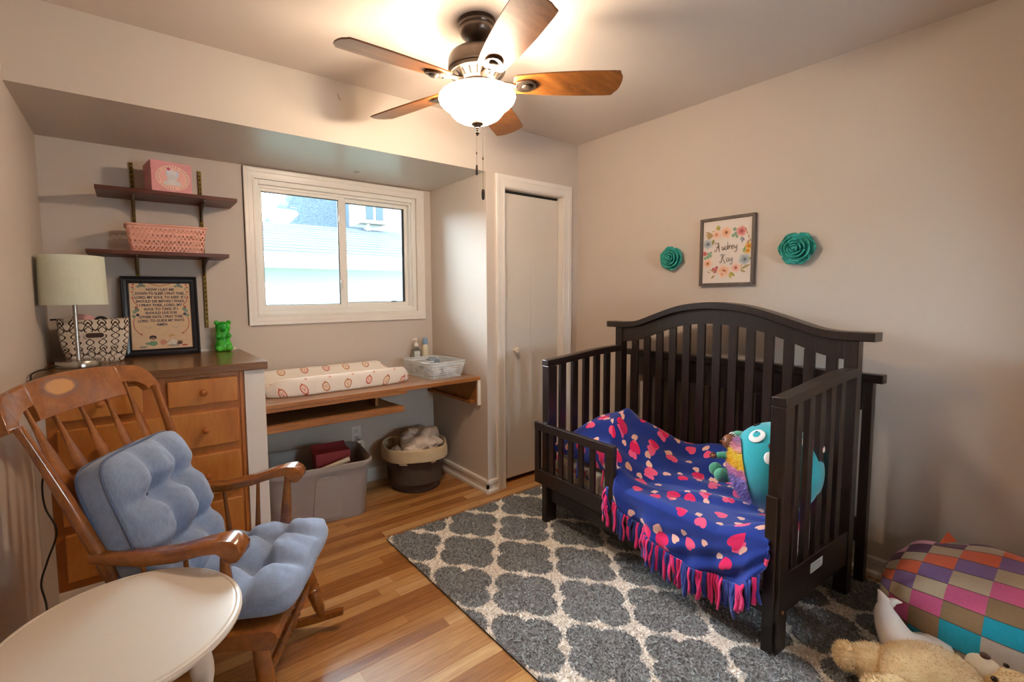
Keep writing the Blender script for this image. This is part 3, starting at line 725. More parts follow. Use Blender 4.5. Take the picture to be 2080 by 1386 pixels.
for k in range(26): blob(.045+rg.uniform(-.03, .045), .066+rg.uniform(-.02, .012), .0022, '#4a3b38', 5)
mk('stitched_border', m, M_print, pf, smooth=0, local=True, kind='stuff')

# ------------------------------------------------------------------ green gummy-bear lamp
def gm():
    m, nt, b = newmat('green_translucent_vinyl'); setp(b, rough=.14, trans=.25, ior=1.3, coat=.6, coatr=.05)
    lw = noise(nt, coords(nt), 9, 2); nt.links.new(ramp(nt, lw, [(.3, '#1fb332'), (.7, '#63de45')]), b.inputs[0]); return m
gb = thing('bear_night_light', 'glossy green translucent bear figure standing on the dresser corner', 'night light', (.424, 3.045, 1.022))
m = MB(); bx, by, bz = .424, 3.045, 1.022
m.lathe([(.0005, 0), (.036, .001), (.042, .010), (.043, .030), (.039, .050), (.034, .062), (.036, .080), (.039, .092), (.033, .104), (.035, .118), (.038, .135), (.036, .152), (.026, .166), (.010, .172), (.0005, .173)], c=(0, 0, 0), n=32, T=lambda x, y_, z: (bx+x*1.05, by+y_*.80, bz+z), caps=False)
mk('body', m, gm(), gb, smooth=180)
M_gm = m and bpy.data.materials['green_translucent_vinyl']
for sx in (-1, 1):
    mk('ear', MB().ball((bx+sx*.031, by-.004, bz+.166), (.0135, .010, .0135), 16, 12), M_gm, gb)
    mk('arm', MB().ball((bx+sx*.026, by-.030, bz+.090), (.015, .012, .013), 16, 12), M_gm, gb)
    mk('foot', MB().ball((bx+sx*.026, by-.030, bz+.020), (.020, .014, .019), 16, 12), M_gm, gb)
mk('muzzle', MB().ball((bx, by-.030, bz+.126), (.016, .010, .011), 16, 12).ball((bx, by-.040, bz+.132), (.006, .004, .004), 10, 8), M_gm, gb)
# ------------------------------------------------------------------ changing pad
def pad_mat():
    m, nt, b = newmat('chick_print_cotton'); setp(b, rough=.85, spec=.25, sheen=.15)
    t = nt.nodes.new('ShaderNodeUVMap'); t.uv_map = 'UVMap'
    sp0 = nt.nodes.new('ShaderNodeSeparateXYZ'); nt.links.new(t.outputs[0], sp0.inputs[0]); U0, V0 = NX(nt, sp0.outputs[0]), NX(nt, sp0.outputs[1])
    def motif(pu, pv, off):
        r_ = (V0*(1/pv)+off).fl(); a_ = U0*(1/pu)+r_*.5+off*.5; ci = a_.fl()
        rnd = ((ci*12.9898+r_*78.233).sin()*43758.5).fr()
        return (a_.fr()-.5)*pu+(rnd-.5)*.010, ((V0*(1/pv)+off).fr()-.5)*pv+(rnd-.5)*.008, rnd
    x, y, rnd = motif(.138, .104, 0.)
    d = (x*x+y*y).sq()+(noise(nt, t.outputs[0], 140, 2)-.5)*.003
    R = .021
    ring_ = (d-R).ab().lt(.0028); eyes = (((x.ab()-.0075)*((x.ab()-.0075))+(y-.004)*(y-.004)).sq()).lt(.0026); beak = ((x*x+(y+.004)*(y+.004)).sq()).lt(.0034)
    ink = ring_.mx(eyes).mx(beak); tuft = (x.ab().lt(.004)*y.gt(R)*y.lt(R+.008)); ink = ink.mx(tuft)
    fill = d.lt(R)
    x2, y2, rnd2 = motif(.138, .104, .5)
    small = ((x2*x2+y2*y2).sq()+(noise(nt, t.outputs[0], 200, 1)-.5)*.008).lt(.007)*(rnd2.gt(.35))
    pick = rnd.gt(.5)
    c = mixc(nt, fill*.4, '#eee7de', mixc(nt, pick, '#e9b08f', '#e6c08c')); c = mixc(nt, ink, c, mixc(nt, pick, '#c4604c', '#bd7850')); c = mixc(nt, small*.7, c, '#d98a78')
    nt.links.new(c, b.inputs[0]); bump(nt, b, noise(nt, coords(nt), 600, 2), .15, .001); return m
cp = thing('changing_pad', 'white contoured changing pad with orange chick print on the counter', 'changing pad', (1.0, 2.83, .7845), .012)
HX, HY = .437, .212
def pad_pt(a, b):
    # a along, b across over the whole wrapped skin; b in 0..1: front skirt, top, back skirt
    u = (a*2-1); s = b*3
    def edge(q): return (1-abs(q)**5)**.2 if abs(q) < 1 else 0
    return u
V = []; UV = []; F = []; nu, nv = 97, 61
def sup(u, v, p=6): return (abs(u)**p+abs(v)**p)**(1/p)
# polar-like skin: rings from the middle outwards over the top and down the side to the base
rings = [i/26 for i in range(27)] + [1.015, 1.028, 1.034, 1.034, 1.03, 1.02, 1.0]
na = 140
def top_h(x, y):
    e = abs(y)/HY; h = .036+.064*sstep(.38, .86, e)
    ex = abs(x)/HX; h -= (h-.046)*sstep(.86, 1.0, ex)*.7
    h += .010*(vnoise(x*14, y*14, 3)-.5)*.5
    return h*(1-.10*sstep(.93, 1.0, max(e, 0)))
for k, r in enumerate(rings):
    for i in range(na):
        t = 2*PI*i/na; c, s_ = math.cos(t), math.sin(t); q = (abs(c)**5+abs(s_)**5)**(-1/5); rr = min(r, 1.0)
        x, y = c*q*HX*r, s_*q*HY*r
        hx, hy = c*q*HX*rr, s_*q*HY*rr
        h = top_h(hx, hy)
        if k > 26:
            f = [0, .12, .3, .5, .7, .86, .97, 1][k-26]; wr = .004*math.sin(t*46+3*math.sin(t*7))*math.sin(PI*f)
            h = h*(1-f)+.001*f; x += c*wr; y += s_*wr*1.3
        V.append((x, y, max(.0008, h))); dd = (0 if k <= 26 else (top_h(hx, hy)-h))
        UV.append((x+c*dd*.9, y+s_*dd*.9))
for k in range(len(rings)-1):
    for i in range(na): F.append((k*na+i, k*na+(i+1) % na, (k+1)*na+(i+1) % na, (k+1)*na+i))
F.append(tuple((len(rings)-1)*na+i for i in range(na))[::-1])
mk('pad_cover', MB().add(V, F), pad_mat(), cp, local=True, smooth=75, uv=UV)

# ------------------------------------------------------------------ white basket of nappies, two bottles
M_wp = plain('clear_white_plastic', '#e8eef0', .3, trans=.25, ior=1.3); M_wlat = lattice_mat('white_lattice', '#e9eff2', 70, 70, .35, .3, .40, tri=False)
wb = thing('white_basket', 'white plastic lattice basket of nappies at the right end of the counter', 'basket', (1.683, 2.765, .7845), math.radians(3))
taper_basket(M_wlat, M_wp, wb, (.128, .165), (.150, .188), .105, .03, .035, rim=.008)
mk('rim_band', MB().add([(p[0]*1.002, p[1]*1.002, z) for p in rrect(.149, .187, .035) for z in (.086, .106)], [(2*i, 2*((i+1) % 24), 2*((i+1) % 24)+1, 2*i+1) for i in range(24)]), M_wp, wb, local=True, smooth=60)
def nap_mat():
    m, nt, b = newmat('nappy_print'); setp(b, rough=.8); v = noise(nt, coords(nt, 'Generated'), 7, 3)
    nt.links.new(ramp(nt, v, [(.40, '#f0f1f2'), (.48, '#8fb0c9'), (.53, '#eef0f2'), (.60, '#c9ced6'), (.68, '#54729c')]), b.inputs[0]); return m
M_nap = nap_mat()
for k, (x, y, z, rz_) in enumerate(((-.06, -.10, .030, .2), (.04, -.11, .034, -.3), (-.055, -.02, .03, 1.3), (.05, .0, .03, .5), (0, .09, .03, .1), (.065, -.05, .062, .9), (-.03, -.07, .064, .4))):
    n_ = thing('folded_nappy', ['folded nappy at the front left of the white basket', 'folded nappy at the front right of the white basket', 'folded nappy on edge at the left of the white basket', 'folded nappy in the middle of the white basket', 'folded nappy at the back of the white basket', 'nappy on top at the right of the white basket', 'nappy on top at the left of the white basket'][k], 'nappy', ROOT[wb.name] @ Vector((x, y, z+.001)), rz_, 'nappies in the white basket')
    mk('padding', MB().ball((0, 0, 0), (.052, .034, .026), 18, 10, warp=lambda p: Vector((max(-.8, min(.8, p.x)), max(-.85, min(.85, p.y)), p.z))*(1+.08*math.sin(5*p.x+k)*math.cos(4*p.y))), M_nap, n_, local=True)
    mk('waistband', MB().box(-.045, -.036, -.028, .028, .012, .024), plain('nappy_band', '#7fa3c4', .8), n_, local=True, smooth=0)
tr = thing('slotted_tray', 'small white slotted tray lying across the white basket', 'tray', ROOT[wb.name] @ Vector((-.062, .075, .088)), math.radians(3))
m = MB()
for k in range(9): m.box(-.058+k*.0135, -.052+k*.0135, -.07, .07, 0, .004)
mk('slats', m, M_wp, tr, local=True, smooth=0); [mk('tray_rim', MB().box(-.062, .066, y0, y0+.007, -.004, .008), M_wp, tr, local=True, smooth=0, bevel=.002) for y0 in (-.076, .069)]
ww = thing('wipes_pack', 'dark blue and grey wipes pack standing in the white basket', 'wipes', ROOT[wb.name] @ Vector((.055, .095, .058)), .2)
mk('pack', MB().ball((0, 0, .02), (.06, .045, .032), 16, 10, warp=lambda p: Vector((max(-.75, min(.75, p.x)), max(-.75, min(.75, p.y)), p.z))), plain('wipes_film', '#8796a3', .35), ww, local=True); mk('pack_lid', MB().box(-.025, .025, -.018, .018, .050, .055), plain('wipes_lid', '#c9d3da', .4), ww, local=True, bevel=.002)
M_clear = plain('clear_pet', '#e6ecec', .05, trans=.85, ior=1.15); M_wplast = plain('white_plastic', '#ece9e2', .35)
b1 = thing('pump_bottle', 'clear square sanitizer bottle with white pump behind the white basket', 'bottle', (1.702, 3.045, .7845))
mk('bottle_body', MB().prism(rrect(.034, .024, .01, 4), lambda a, b, d: (1.702+a, 3.045+b, .7845+d), 0, .15).lathe([(.030, .15), (.026, .160), (.014, .168), (.013, .176)], n=20, c=(1.702, 3.045, .7845)), M_clear, b1, smooth=50)
mk('label', MB().box(1.674, 1.722, 3.0195, 3.0205, .80, .925), plain('bottle_label', '#d9dedd', .5), b1, smooth=0)
mk('pump', MB().lathe([(.015, .176), (.015, .196), (.006, .199), (.005, .222), (.010, .224), (.011, .234), (.006, .238)], n=16, c=(1.702, 3.045, .7845)).tube([(1.702, 3.045, 1.015), (1.672, 3.035, 1.013), (1.666, 3.033, 1.006)], .0045, 8), M_wplast, b1)
b2 = thing('lotion_bottle', 'small cream lotion bottle with blue cap beside the pump bottle', 'bottle', (1.785, 3.052, .7845))
mk('bottle_body', MB().lathe([(.026, 0), (.029, .004), (.029, .150), (.025, .170), (.018, .184)], n=24, c=(1.785, 3.052, .7845)), plain('cream_plastic', '#e4ddc4', .35), b2)
mk('cap', MB().lathe([(.018, .184), (.020, .187), (.019, .222), (.016, .232), (.006, .235)], n=20, c=(1.785, 3.052, .7845)), plain('blue_cap', '#8fb4d2', .35), b2)

# ------------------------------------------------------------------ grey tote
M_tote = plain('grey_tote_plastic', '#a29b97', .42, bmp=.1, bs=300)
tt = thing('storage_tote', 'grey plastic storage tote under the counter', 'tote', (.868, 2.845, 0), math.radians(-8))
def tote_sec(hx, hy, r): return rrect(hx, hy, r, 6)
def loft(secs, mat, par, name, closed_bottom=True, **k):
    n = len(secs[0][0]); V = []; F = []
    for P, z in secs:
        for x, y in P: V.append((x, y, z))
    for j in range(len(secs)-1):
        for i in range(n): F.append((j*n+i, j*n+(i+1) % n, (j+1)*n+(i+1) % n, (j+1)*n+i))
    if closed_bottom: F.append(tuple(range(n))[::-1])
    return mk(name, MB().add(V, F), mat, par, local=True, **k)
t_out = loft([(tote_sec(.262, .178, .06), 0), (tote_sec(.270, .184, .065), .012), (tote_sec(.292, .202, .075), .30), (tote_sec(.294, .204, .075), .312), (tote_sec(.311, .221, .085), .314), (tote_sec(.314, .224, .085), .322), (tote_sec(.313, .223, .085), .345), (tote_sec(.306, .216, .08), .350), (tote_sec(.300, .210, .08), .345), (tote_sec(.289, .199, .072), .30), (tote_sec(.262, .176, .06), .012)], M_tote, tt, 'tote_body', smooth=50)
mk('tote_floor', MB().prism(tote_sec(.264, .178, .06), lambda a, b, d: (a, b, d), .008, .014), M_tote, tt, local=True)
def recess(xc):
    m = MB(); pts = []
    for k in range(9): t = PI*k/8; pts.append((xc-.062*math.cos(t), .265+.016*math.sin(t)))
    pts = [(xc-.082, .03)]+pts+[(xc+.082, .03)]
    def yo(z): return -(.186+(.204-.186)*z/.31)
    m.add([(x, yo(z)-.010*(1 if 0 < i < len(pts)-1 else .35), z) for i, (x, z) in enumerate(pts)]+[(x+(x-xc)*.05, yo(z)+.004, z+(.006 if z > .1 else -.006)) for x, z in pts], [tuple(range(len(pts)))]+[(i, (i+1) % len(pts), len(pts)+(i+1) % len(pts), len(pts)+i) for i in range(len(pts))])
    mk('raised_panel', m, M_tote, tt, local=True, smooth=50)
recess(.03)
rb_ = thing('red_box', 'red cardboard box sticking up inside the grey tote', 'box', (.955, 2.80, .06), math.radians(-4))
M_red = plain('red_card', '#a83a3e', .6)
mk('box_body', MB().box(-.105, .105, -.045, .05, -.04, .325), M_red, rb_, local=True, smooth=0, bevel=.002); mk('box_flap', MB().add([(-.105, .05, .325), (.105, .05, .325), (.100, .075, .352), (-.11, .075, .352), (-.105, .053, .325), (.105, .053, .325)], [(0, 1, 2, 3), (4, 5, 2, 3)]), plain('red_card_dark', '#8d2f35', .6), rb_, local=True, smooth=0)
rl = thing('rolled_paper', 'rolled pale paper lying against the front rim inside the tote', 'paper roll', (.93, 2.70, .33))
m = MB(); m.tube([(.80, 2.69, .300), (1.02, 2.672, .352)], .016, 14); mk('roll', m, plain('cream_paper', '#dccab2', .8), rl, smooth=60)
bl = mk('dark_bag', MB().ball((.70, 2.87, .19), (.12, .13, .10), 22, 14, warp=lambda p: p*(1+.16*math.sin(6*p.x+2*p.z)*math.cos(5*p.y+1))), plain('charcoal_nylon', '#3b3733', .7)); tag(bl, 'crumpled charcoal bag in the left half of the grey tote', 'bag')

# ------------------------------------------------------------------ laundry hamper
hmx, hmy = 1.572, 2.86
hm = thing('laundry_hamper', 'round dark brown hamper with cream liner folded over its rim', 'hamper', (hmx, hmy, 0))
M_brown = fabric('brown_hamper_fabric', '#3f2b22', .6, 300, .15, .3); M_cream = fabric('cream_liner', '#cdb792', .9, 400, .06, .3)
def wav(a, z): return 1+.012*math.sin(a*5+z*21)+.008*math.sin(a*11+z*35)
mk('hamper_body', MB().grid(lambda a, b: (lambda t, z: (hmx+(.166+.05*z/.3)*wav(t, z)*math.cos(t), hmy+(.166+.05*z/.3)*wav(t, z)*math.sin(t), z))(2*PI*a, .002+b*.288), 64, 14, cu=True), M_brown, hm, smooth=180)
mk('hamper_bottom', MB().lathe([(.0, .001), (.166, .001), (.166, .008), (.0, .008)], c=(hmx, hmy, 0), n=40, caps=False), M_brown, hm)
mk('bottom_piping', MB().tube([(hmx+.168*math.cos(2*PI*k/48), hmy+.168*math.sin(2*PI*k/48), .006) for k in range(49)], .005, 6, caps=False), plain('hamper_piping', '#2a1b14', .7), hm)
def liner_pt(a, b):
    t = 2*PI*a; dr_ = .030*sstep(.2, 1, (1+math.cos(t-2.1))/2)
    prof_ = [(.230, .236), (.232, .255), (.231, .28), (.2275, .303), (.220, .309), (.212, .303), (.206, .27), (.198, .20)]
    f = b*7; i = min(6, int(f)); f -= i; r = prof_[i][0]*(1-f)+prof_[i+1][0]*f; z = prof_[i][1]*(1-f)+prof_[i+1][1]*f
    r *= 1+.010*math.sin(t*7+z*30)+.006*math.sin(t*17); z += .006*math.sin(t*3+1)-(.012*(1-b) if b < .2 else 0)
    return (hmx+r*math.cos(t), hmy+r*math.sin(t), z)
mk('liner', MB().grid(liner_pt, 72, 22, cu=True), M_cream, hm, smooth=180)
m = MB()
for k, (dx, dz) in enumerate(((-.025, 0), (-.008, -.004), (.010, -.002))):
    pass
def cloth_pile(name, c, r, s, mat, label, rough_=.22):
    g = random.Random(s); ph = [g.uniform(0, 6.28) for _ in range(8)]
    def wp(p):
        f = 1+rough_*math.sin(4.1*p.x+ph[0]+2.2*math.sin(3*p.y+ph[1]))*math.cos(3.3*p.y+ph[2]+1.7*p.z)+rough_*.55*abs(math.sin(7.3*p.x+5.1*p.z+ph[3]+2*math.sin(4*p.y)))+rough_*.3*abs(math.sin(13*p.y-9*p.x+ph[4]))
        return Vector((p.x*f, p.y*f, p.z*f))
    o = mk(name, MB().ball(c, r, 56, 36, warp=wp), mat, smooth=180); tag(o, label, 'laundry', 'laundry in the hamper'); return o
M_lin = fabric('cream_linen', '#dccab6', .9, 350, .05, .3)
cloth_pile('rumpled_cloth', (hmx+.035, hmy-.005, .300), (.120, .115, .088), 3, M_lin, 'large rumpled cream cloth heaped on top of the hamper', .30)
cloth_pile('rumpled_cloth', (hmx+.0, hmy-.070, .285), (.115, .085, .052), 8, M_lin, 'cream cloth spread at the front of the hamper')
cloth_pile('rumpled_cloth', (hmx-.135, hmy+.0, .25), (.045, .05, .04), 5, M_lin, 'small cream bundle at the left rim of the hamper')
mk('inner_shadow_cloth', MB().lathe([(.0, .20), (.195, .19), (.19, .06), (.0, .05)], c=(hmx, hmy, 0), n=30, caps=False), plain('brown_lining', '#4b3a2f', .9), hm)
# ------------------------------------------------------------------ rocking chair (x forward, y to its left, z up)
CT = -.56; CO = Vector((.177, 1.725, 0))
def chair_wood():
    m, nt, b = newmat('chair_maple'); setp(b, rough=.22, coat=.6, coatr=.08)
    v = coords(nt, 'Object', (3, 3, 3), rand=True); big = noise(nt, v, 2.2, 5, .6, .8); fine = noise(nt, v, 20, 4, .6)
    c = ramp(nt, big*.7+fine*.3, [(.28, '#6e3b16'), (.5, '#8f5320'), (.72, '#a96a30')])
    # a pale oval where the varnish has worn off the crest rail
    t = nt.nodes.new('ShaderNodeTexCoord'); sp = nt.nodes.new('ShaderNodeSeparateXYZ'); nt.links.new(t.outputs['Object'], sp.inputs[0])
    y, z = NX(nt, sp.outputs[1]), NX(nt, sp.outputs[2]); wob = (noise(nt, coords(nt, 'Object'), 30, 3)-.5)*.5
    a = (y+.055)*(1/.060); e = (z-1.062)*(1/.024); d = (a*a+e*e).sq()+wob
    nt.links.new(mixc(nt, rng_(nt, d, 1.5, 1.1)*.55, c, '#7c6558'), b.inputs[0]); c2 = mixc(nt, rng_(nt, d, 1.5, 1.05)*.6, c, '#71594c')
    nt.links.new(mixc(nt, rng_(nt, d, 1.05, .8), c2, '#c48d55'), b.inputs[0])
    bump(nt, b, fine, .06, .001); return m
M_ch = chair_wood()
rc = thing('rocking_chair', 'glossy brown wooden rocking chair with scrolled arms beside the round table', 'chair', CO, CT)
def cm(name, mb, **k): return mk(name, mb, M_ch, rc, local=True, **k)
# seat: shaped slab with a rolled front
sp_ = [(.300, .362), (.306, .378), (.300, .394), (.285, .402), (.255, .400), (.05, .372), (-.16, .352), (-.175, .345), (-.175, .325), (-.16, .318), (.05, .335), (.20, .350), (.255, .346), (.285, .346)]
m = MB(); hw = [.285, .285]
V = []; n = len(sp_)
vs_ = [-.29, -.286, -.2, -.1, 0, .1, .2, .286, .29]
for v in vs_:
    for (u, w) in sp_:
        k = 1 if abs(v) < .289 else .97
        V.append((u, v*(1-.12*(1-sstep(-.2, .25, u))), w))
F = []
for j in range(len(vs_)-1):
    for i in range(n): F.append((j*n+i, j*n+(i+1) % n, (j+1)*n+(i+1) % n, (j+1)*n+i))
F += [tuple(range(n))[::-1], tuple(range((len(vs_)-1)*n, len(vs_)*n))]
cm('seat', MB().add(V, F), smooth=50)
BD = Vector((-.35, 0, .937))
# back posts
for s in (-1, 1):
    P = [Vector((-.105, s*.205, .345)), Vector((-.15, s*.222, .50)), Vector((-.186, s*.235, .612)), Vector((-.25, s*.262, .80)), Vector((-.325, s*.292, .998))]
    cm('back_post', MB().tube(cr(P, 6), [.013+.006*math.sin(PI*min(1, i/24*1.1)) for i in range(25)], 14))
# crest rail, bowed and notched
CH = .322
def crest_u(v): return -.332-.052*(1-(v/CH)**2)
def crest_bot(v):
    a = abs(v)
    if .183 < a < .272: return .046*math.sqrt(max(0, 1-((a-.183)/.089)**2))
    return 0.0
def crest_top(v):
    a = abs(v)/CH; t = .092+.030*(1-a*a*1.0); e = max(0, (a-.80)/.20)
    return t-.085*(1-math.sqrt(max(0, 1-e*e)))
vs2 = sorted(set([-CH+2*CH*k/90 for k in range(91)]+[s*x for s in (-1, 1) for x in (.1829, .1835, .2715, .2722, .312, .317, .32)]))
V = []; F = []
for v in vs2:
    b0, t0 = crest_bot(v), crest_top(v); base = Vector((crest_u(v), v, .984)); nrm = Vector((.937, 0, .35))
    for (h, q) in ((b0, .012), (b0+.25*(t0-b0), .013), (b0+.75*(t0-b0), .012), (t0-.004, .010), (t0, .004), (t0, -.006), (t0-.004, -.011), (b0, -.012)):
        V.append(base+BD*h+nrm*q)
n = 8
for j in range(len(vs2)-1):
    for i in range(n): F.append((j*n+i, j*n+(i+1) % n, (j+1)*n+(i+1) % n, (j+1)*n+i))
F += [tuple(range(n))[::-1], tuple(range((len(vs2)-1)*n, len(vs2)*n))]
cm('crest_rail', MB().add(V, F), smooth=50)
# arrow-shaped back spindles
for v in (-.205, -.11, 0, .11, .205):
    top = Vector((crest_u(v), v, .984))+BD*(.02 if abs(v) < .18 else .05); bot = Vector((-.115, v*.80, .35))
    m = MB(); K = 22; V = []; F = []
    for i in range(K+1):
        t = i/K; c = bot+(top-bot)*t
        wd = .0065+.0215*max(0, math.sin(PI*min(1, max(0, (t-.38)/.55))))**1.2*(1 if t < .80 else 1) ; th = .0062
        for k in range(10):
            a = 2*PI*k/10; V.append(c+Vector((.937, 0, .35))*(th*math.sin(a))+Vector((0, 1, 0))*(wd*math.cos(a)))
    for i in range(K):
        for k in range(10): F.append((i*10+k, i*10+(k+1) % 10, (i+1)*10+(k+1) % 10, (i+1)*10+k))
    cm('back_spindle', MB().add(V, F), smooth=60)
# arms with scrolled hand rests, posts and spindles
def turned(p, q, prof, n=14):
    p, q = Vector(p), Vector(q); N_ = len(prof); return MB().tube([p+(q-p)*t for t, r in prof], [r for t, r in prof], n)
for s in (-1, 1):
    side = [(-.205, .600), (-.205, .628), (-.15, .624), (-.06, .624), (.04, .640), (.12, .664), (.165, .674), (.195, .674), (.215, .664), (.226, .646), (.224, .628), (.212, .615), (.195, .611), (.180, .617), (.172, .629), (.160, .640), (.12, .634), (.04, .610), (-.06, .594), (-.15, .594)]
    V = []; F = []; n = len(side)
    for j, e in enumerate((-1, -.86, .86, 1)):
        for (u, w) in side:
            hw_ = (.020+.014*sstep(-.2, .2, u)); vc = .236+.041*sstep(-.22, .22, u)
            cu, cw = (.0, .625); k = .84 if abs(e) == 1 else 1
            wc = .611+.035*sstep(-.1, .18, u); V.append((u if abs(e) < 1 else u*.995, s*(vc+e*hw_), wc+(w-wc)*(1 if abs(e) < 1 else .72)))
    for j in range(3):
        for i in range(n): F.append((j*n+i, j*n+(i+1) % n, (j+1)*n+(i+1) % n, (j+1)*n+i))
    F += [tuple(range(n))[::-1], tuple(range(3*n, 4*n))]
    cm('arm', MB().add(V, F), smooth=50)
    cm('arm_post', turned((.155, s*.245, .385), (.165, s*.272, .642), [(0, .013), (.1, .017), (.3, .021), (.6, .017), (.9, .012), (1, .011)]), smooth=60)
    cm('arm_spindle', turned((.055, s*.235, .370), (.055, s*.262, .622), [(0, .007), (.3, .010), (.6, .008), (1, .006)], 10))
    cm('arm_spindle', turned((-.035, s*.225, .360), (-.07, s*.250, .602), [(0, .007), (.3, .010), (.6, .008), (1, .006)], 10))
    lp_ = [(0, .017), (.10, .021), (.3, .025), (.46, .027), (.50, .022), (.53, .028), (.56, .022), (.6, .026), (.82, .022), (.9, .016), (1, .012)]
    cm('front_leg', turned((.215, s*.205, .352), (.285, s*.262, .045), lp_, 18), smooth=60)
    cm('rear_leg', turned((-.11, s*.175, .335), (-.20, s*.240, .028), lp_, 18), smooth=60)
    # rocker
    R_ = 1.18; P = []; 
    us = [-.405+.0275*k for k in range(29)]
    V = []; F = []
    for u in us:
        wl = (u*u)/(2*R_); f = (u+.405)/.77; v0 = s*(.235+.03*f)
        hh = .036*(1-.15*abs(2*f-1)); endf = min(1, (u+.415)/.03) if f < .1 else min(1, (.375-u)/.03+.35) if f > .93 else 1
        hh = hh*(.30+.70*min(1, max(0, endf))); c_ = wl+.018
        for a in range(10):
            t = 2*PI*a/10; V.append((u, v0+.014*math.copysign(abs(math.cos(t))**.6, math.cos(t)), wl+hh/2+hh/2*math.copysign(abs(math.sin(t))**.6, math.sin(t))))
    for j in range(len(us)-1):
        for a in range(10): F.append((j*10+a, j*10+(a+1) % 10, (j+1)*10+(a+1) % 10, (j+1)*10+a))
    F += [tuple(range(10))[::-1], tuple(range((len(us)-1)*10, len(us)*10))]
    cm('rocker', MB().add(V, F), smooth=60)
    cm('side_stretcher', turned((.248, s*.235, .20), (-.155, s*.206, .18), [(0, .008), (.2, .012), (.5, .015), (.8, .012), (1, .008)]))
cm('front_stretcher', turned((.245, -.230, .215), (.245, .230, .215), [(0, .009), (.12, .013), (.30, .0165), (.36, .012), (.39, .018), (.42, .012), (.46, .020), (.54, .020), (.58, .012), (.61, .018), (.64, .012), (.70, .0165), (.88, .013), (1, .009)]), smooth=60)
cm('rear_stretcher', turned((-.155, -.20, .19), (-.155, .20, .19), [(0, .008), (.5, .015), (1, .008)]))

# tufted cushions
M_blue = fabric('blue_slub_linen', '#8d9fbd', .85, 420, .10, .45, .25)
M_pip = fabric('blue_piping', '#5d6b88', .85, 420, .08, .3)
def tufted(root, O, A, Bv, N, W_, H_, T_, G_, tufts, seed, name, taper=0, sag=0):
    O, A, Bv, N = Vector(O), Vector(A), Vector(Bv), Vector(N); rings = [i/40 for i in range(41)]; na = 168; V = []; F = []
    ss = sorted(set(t[0] for t in tufts)); ts = sorted(set(t[1] for t in tufts))
    def bulge(x, y):
        e = max(0, (1-abs(x)**3.2))**.55*max(0, (1-abs(y)**3.2))**.55
        d = 1.0
        for (a, b) in tufts: d *= 1-.92*math.exp(-(((x-a)*W_)**2+((y-b)*H_)**2)/(.036**2))
        for a in ss: d *= 1-.46*math.exp(-((x-a)*W_/.026)**2)
        for b in ts: d *= 1-.46*math.exp(-((y-b)*H_/.026)**2)
        return T_*e*d*(1+.16*(vnoise(x*3.2, y*3.2, seed)-.5))+.006*(vnoise(x*11, y*11, seed+1)-.5)*e
    def pt(c, s_, q, r, h):
        x, y = c*q*r, s_*q*r; y2 = y
        puff = 1+.03*math.sin(4*math.atan2(s_, c)*1.5+seed)
        return O+A*(x*W_*(1-taper*(y*.5+.5)))+Bv*(y2*H_)+N*(h-sag*(1-y)*0)
    prof = [(r, None, 1) for r in rings]+[(1.012, .8, 0), (1.02, .4, 0), (1.022, 0, 0), (1.02, -.4, 0), (1.012, -.8, 0)]+[(r, None, -1) for r in rings[::-2]]
    for (r, g, sd) in prof:
        for i in range(na):
            t = 2*PI*i/na; c, s_ = math.cos(t), math.sin(t); q = (abs(c)**7+abs(s_)**7)**(-1/7)
            if sd == 1: h = G_+bulge(c*q*r, s_*q*r)
            elif sd == -1: h = -G_-.25*bulge(c*q*r, s_*q*r)
            else: h = g*G_
            V.append(pt(c, s_, q, r*(1+.006*math.sin(t*9+seed)*(r > .95)), h))
    for j in range(len(prof)-1):
        for i in range(na): F.append((j*na+i, (j)*na+(i+1) % na, (j+1)*na+(i+1) % na, (j+1)*na+i))
    o = mk(name, MB().add(V, F), M_blue, root, local=True, smooth=180)
    for sd in ((1, -1) if G_ > .02 else ()):
        m = MB(); m.tube([pt(math.cos(2*PI*i/84), math.sin(2*PI*i/84), (abs(math.cos(2*PI*i/84))**7+abs(math.sin(2*PI*i/84))**7)**(-1/7), 1.012, sd*G_) for i in range(85)], .0042, 6, caps=False); mk('piping', m, M_pip, root, local=True, smooth=180)
    return o
Mc = Matrix.Translation(CO) @ Matrix.Rotation(CT, 4, 'Z')
bcu = thing('back_cushion', 'tufted blue-grey linen cushion against the back of the rocking chair', 'cushion', M=Mc @ Matrix.Translation((-.1, 0, .42)))
def off(p): return Vector(p)-Vector((-.1, 0, .42))
bO = Vector((-.125, -.040, .425))+Vector((-.35, 0, .937))*.208+Vector((.937, 0, .35))*.056
tufted(bcu, off(bO), (0, 1, 0), (-.35, 0, .937), (.937, 0, .35), .186, .232, .086, .036, [(-.33, .36), (.33, .36), (-.33, -.36), (.33, -.36)], 4, 'cushion_body')
m = MB()
for (a, b) in ((-.33, .36), (.33, .36), (-.33, -.36), (.33, -.36)):
    q = off(bO)+Vector((0, a*.186, 0))+Vector((-.35, 0, .937))*(b*.232)+Vector((.937, 0, .35))*.040; m.ball(q, (.007, .007, .007), 10, 8)
mk('tuft_buttons', m, M_pip, bcu, local=True)
scu = thing('seat_cushion', 'tufted blue-grey linen seat cushion on the rocking chair', 'cushion', M=Mc @ Matrix.Translation((.1, 0, .40)))
sn = Vector((-.132, 0, .991)); sa = Vector((.991, 0, .132)); sO = Vector((.122, 0, .384))+sn*.030
def off2(p): return Vector(p)-Vector((.1, 0, .40))
tufted(scu, off2(sO), (0, -1, 0), sa, sn, .228, .218, .082, .014, [(-.36, .33), (.36, .33), (-.36, -.33), (.36, -.33)], 9, 'cushion_body', taper=-.10)
m = MB()
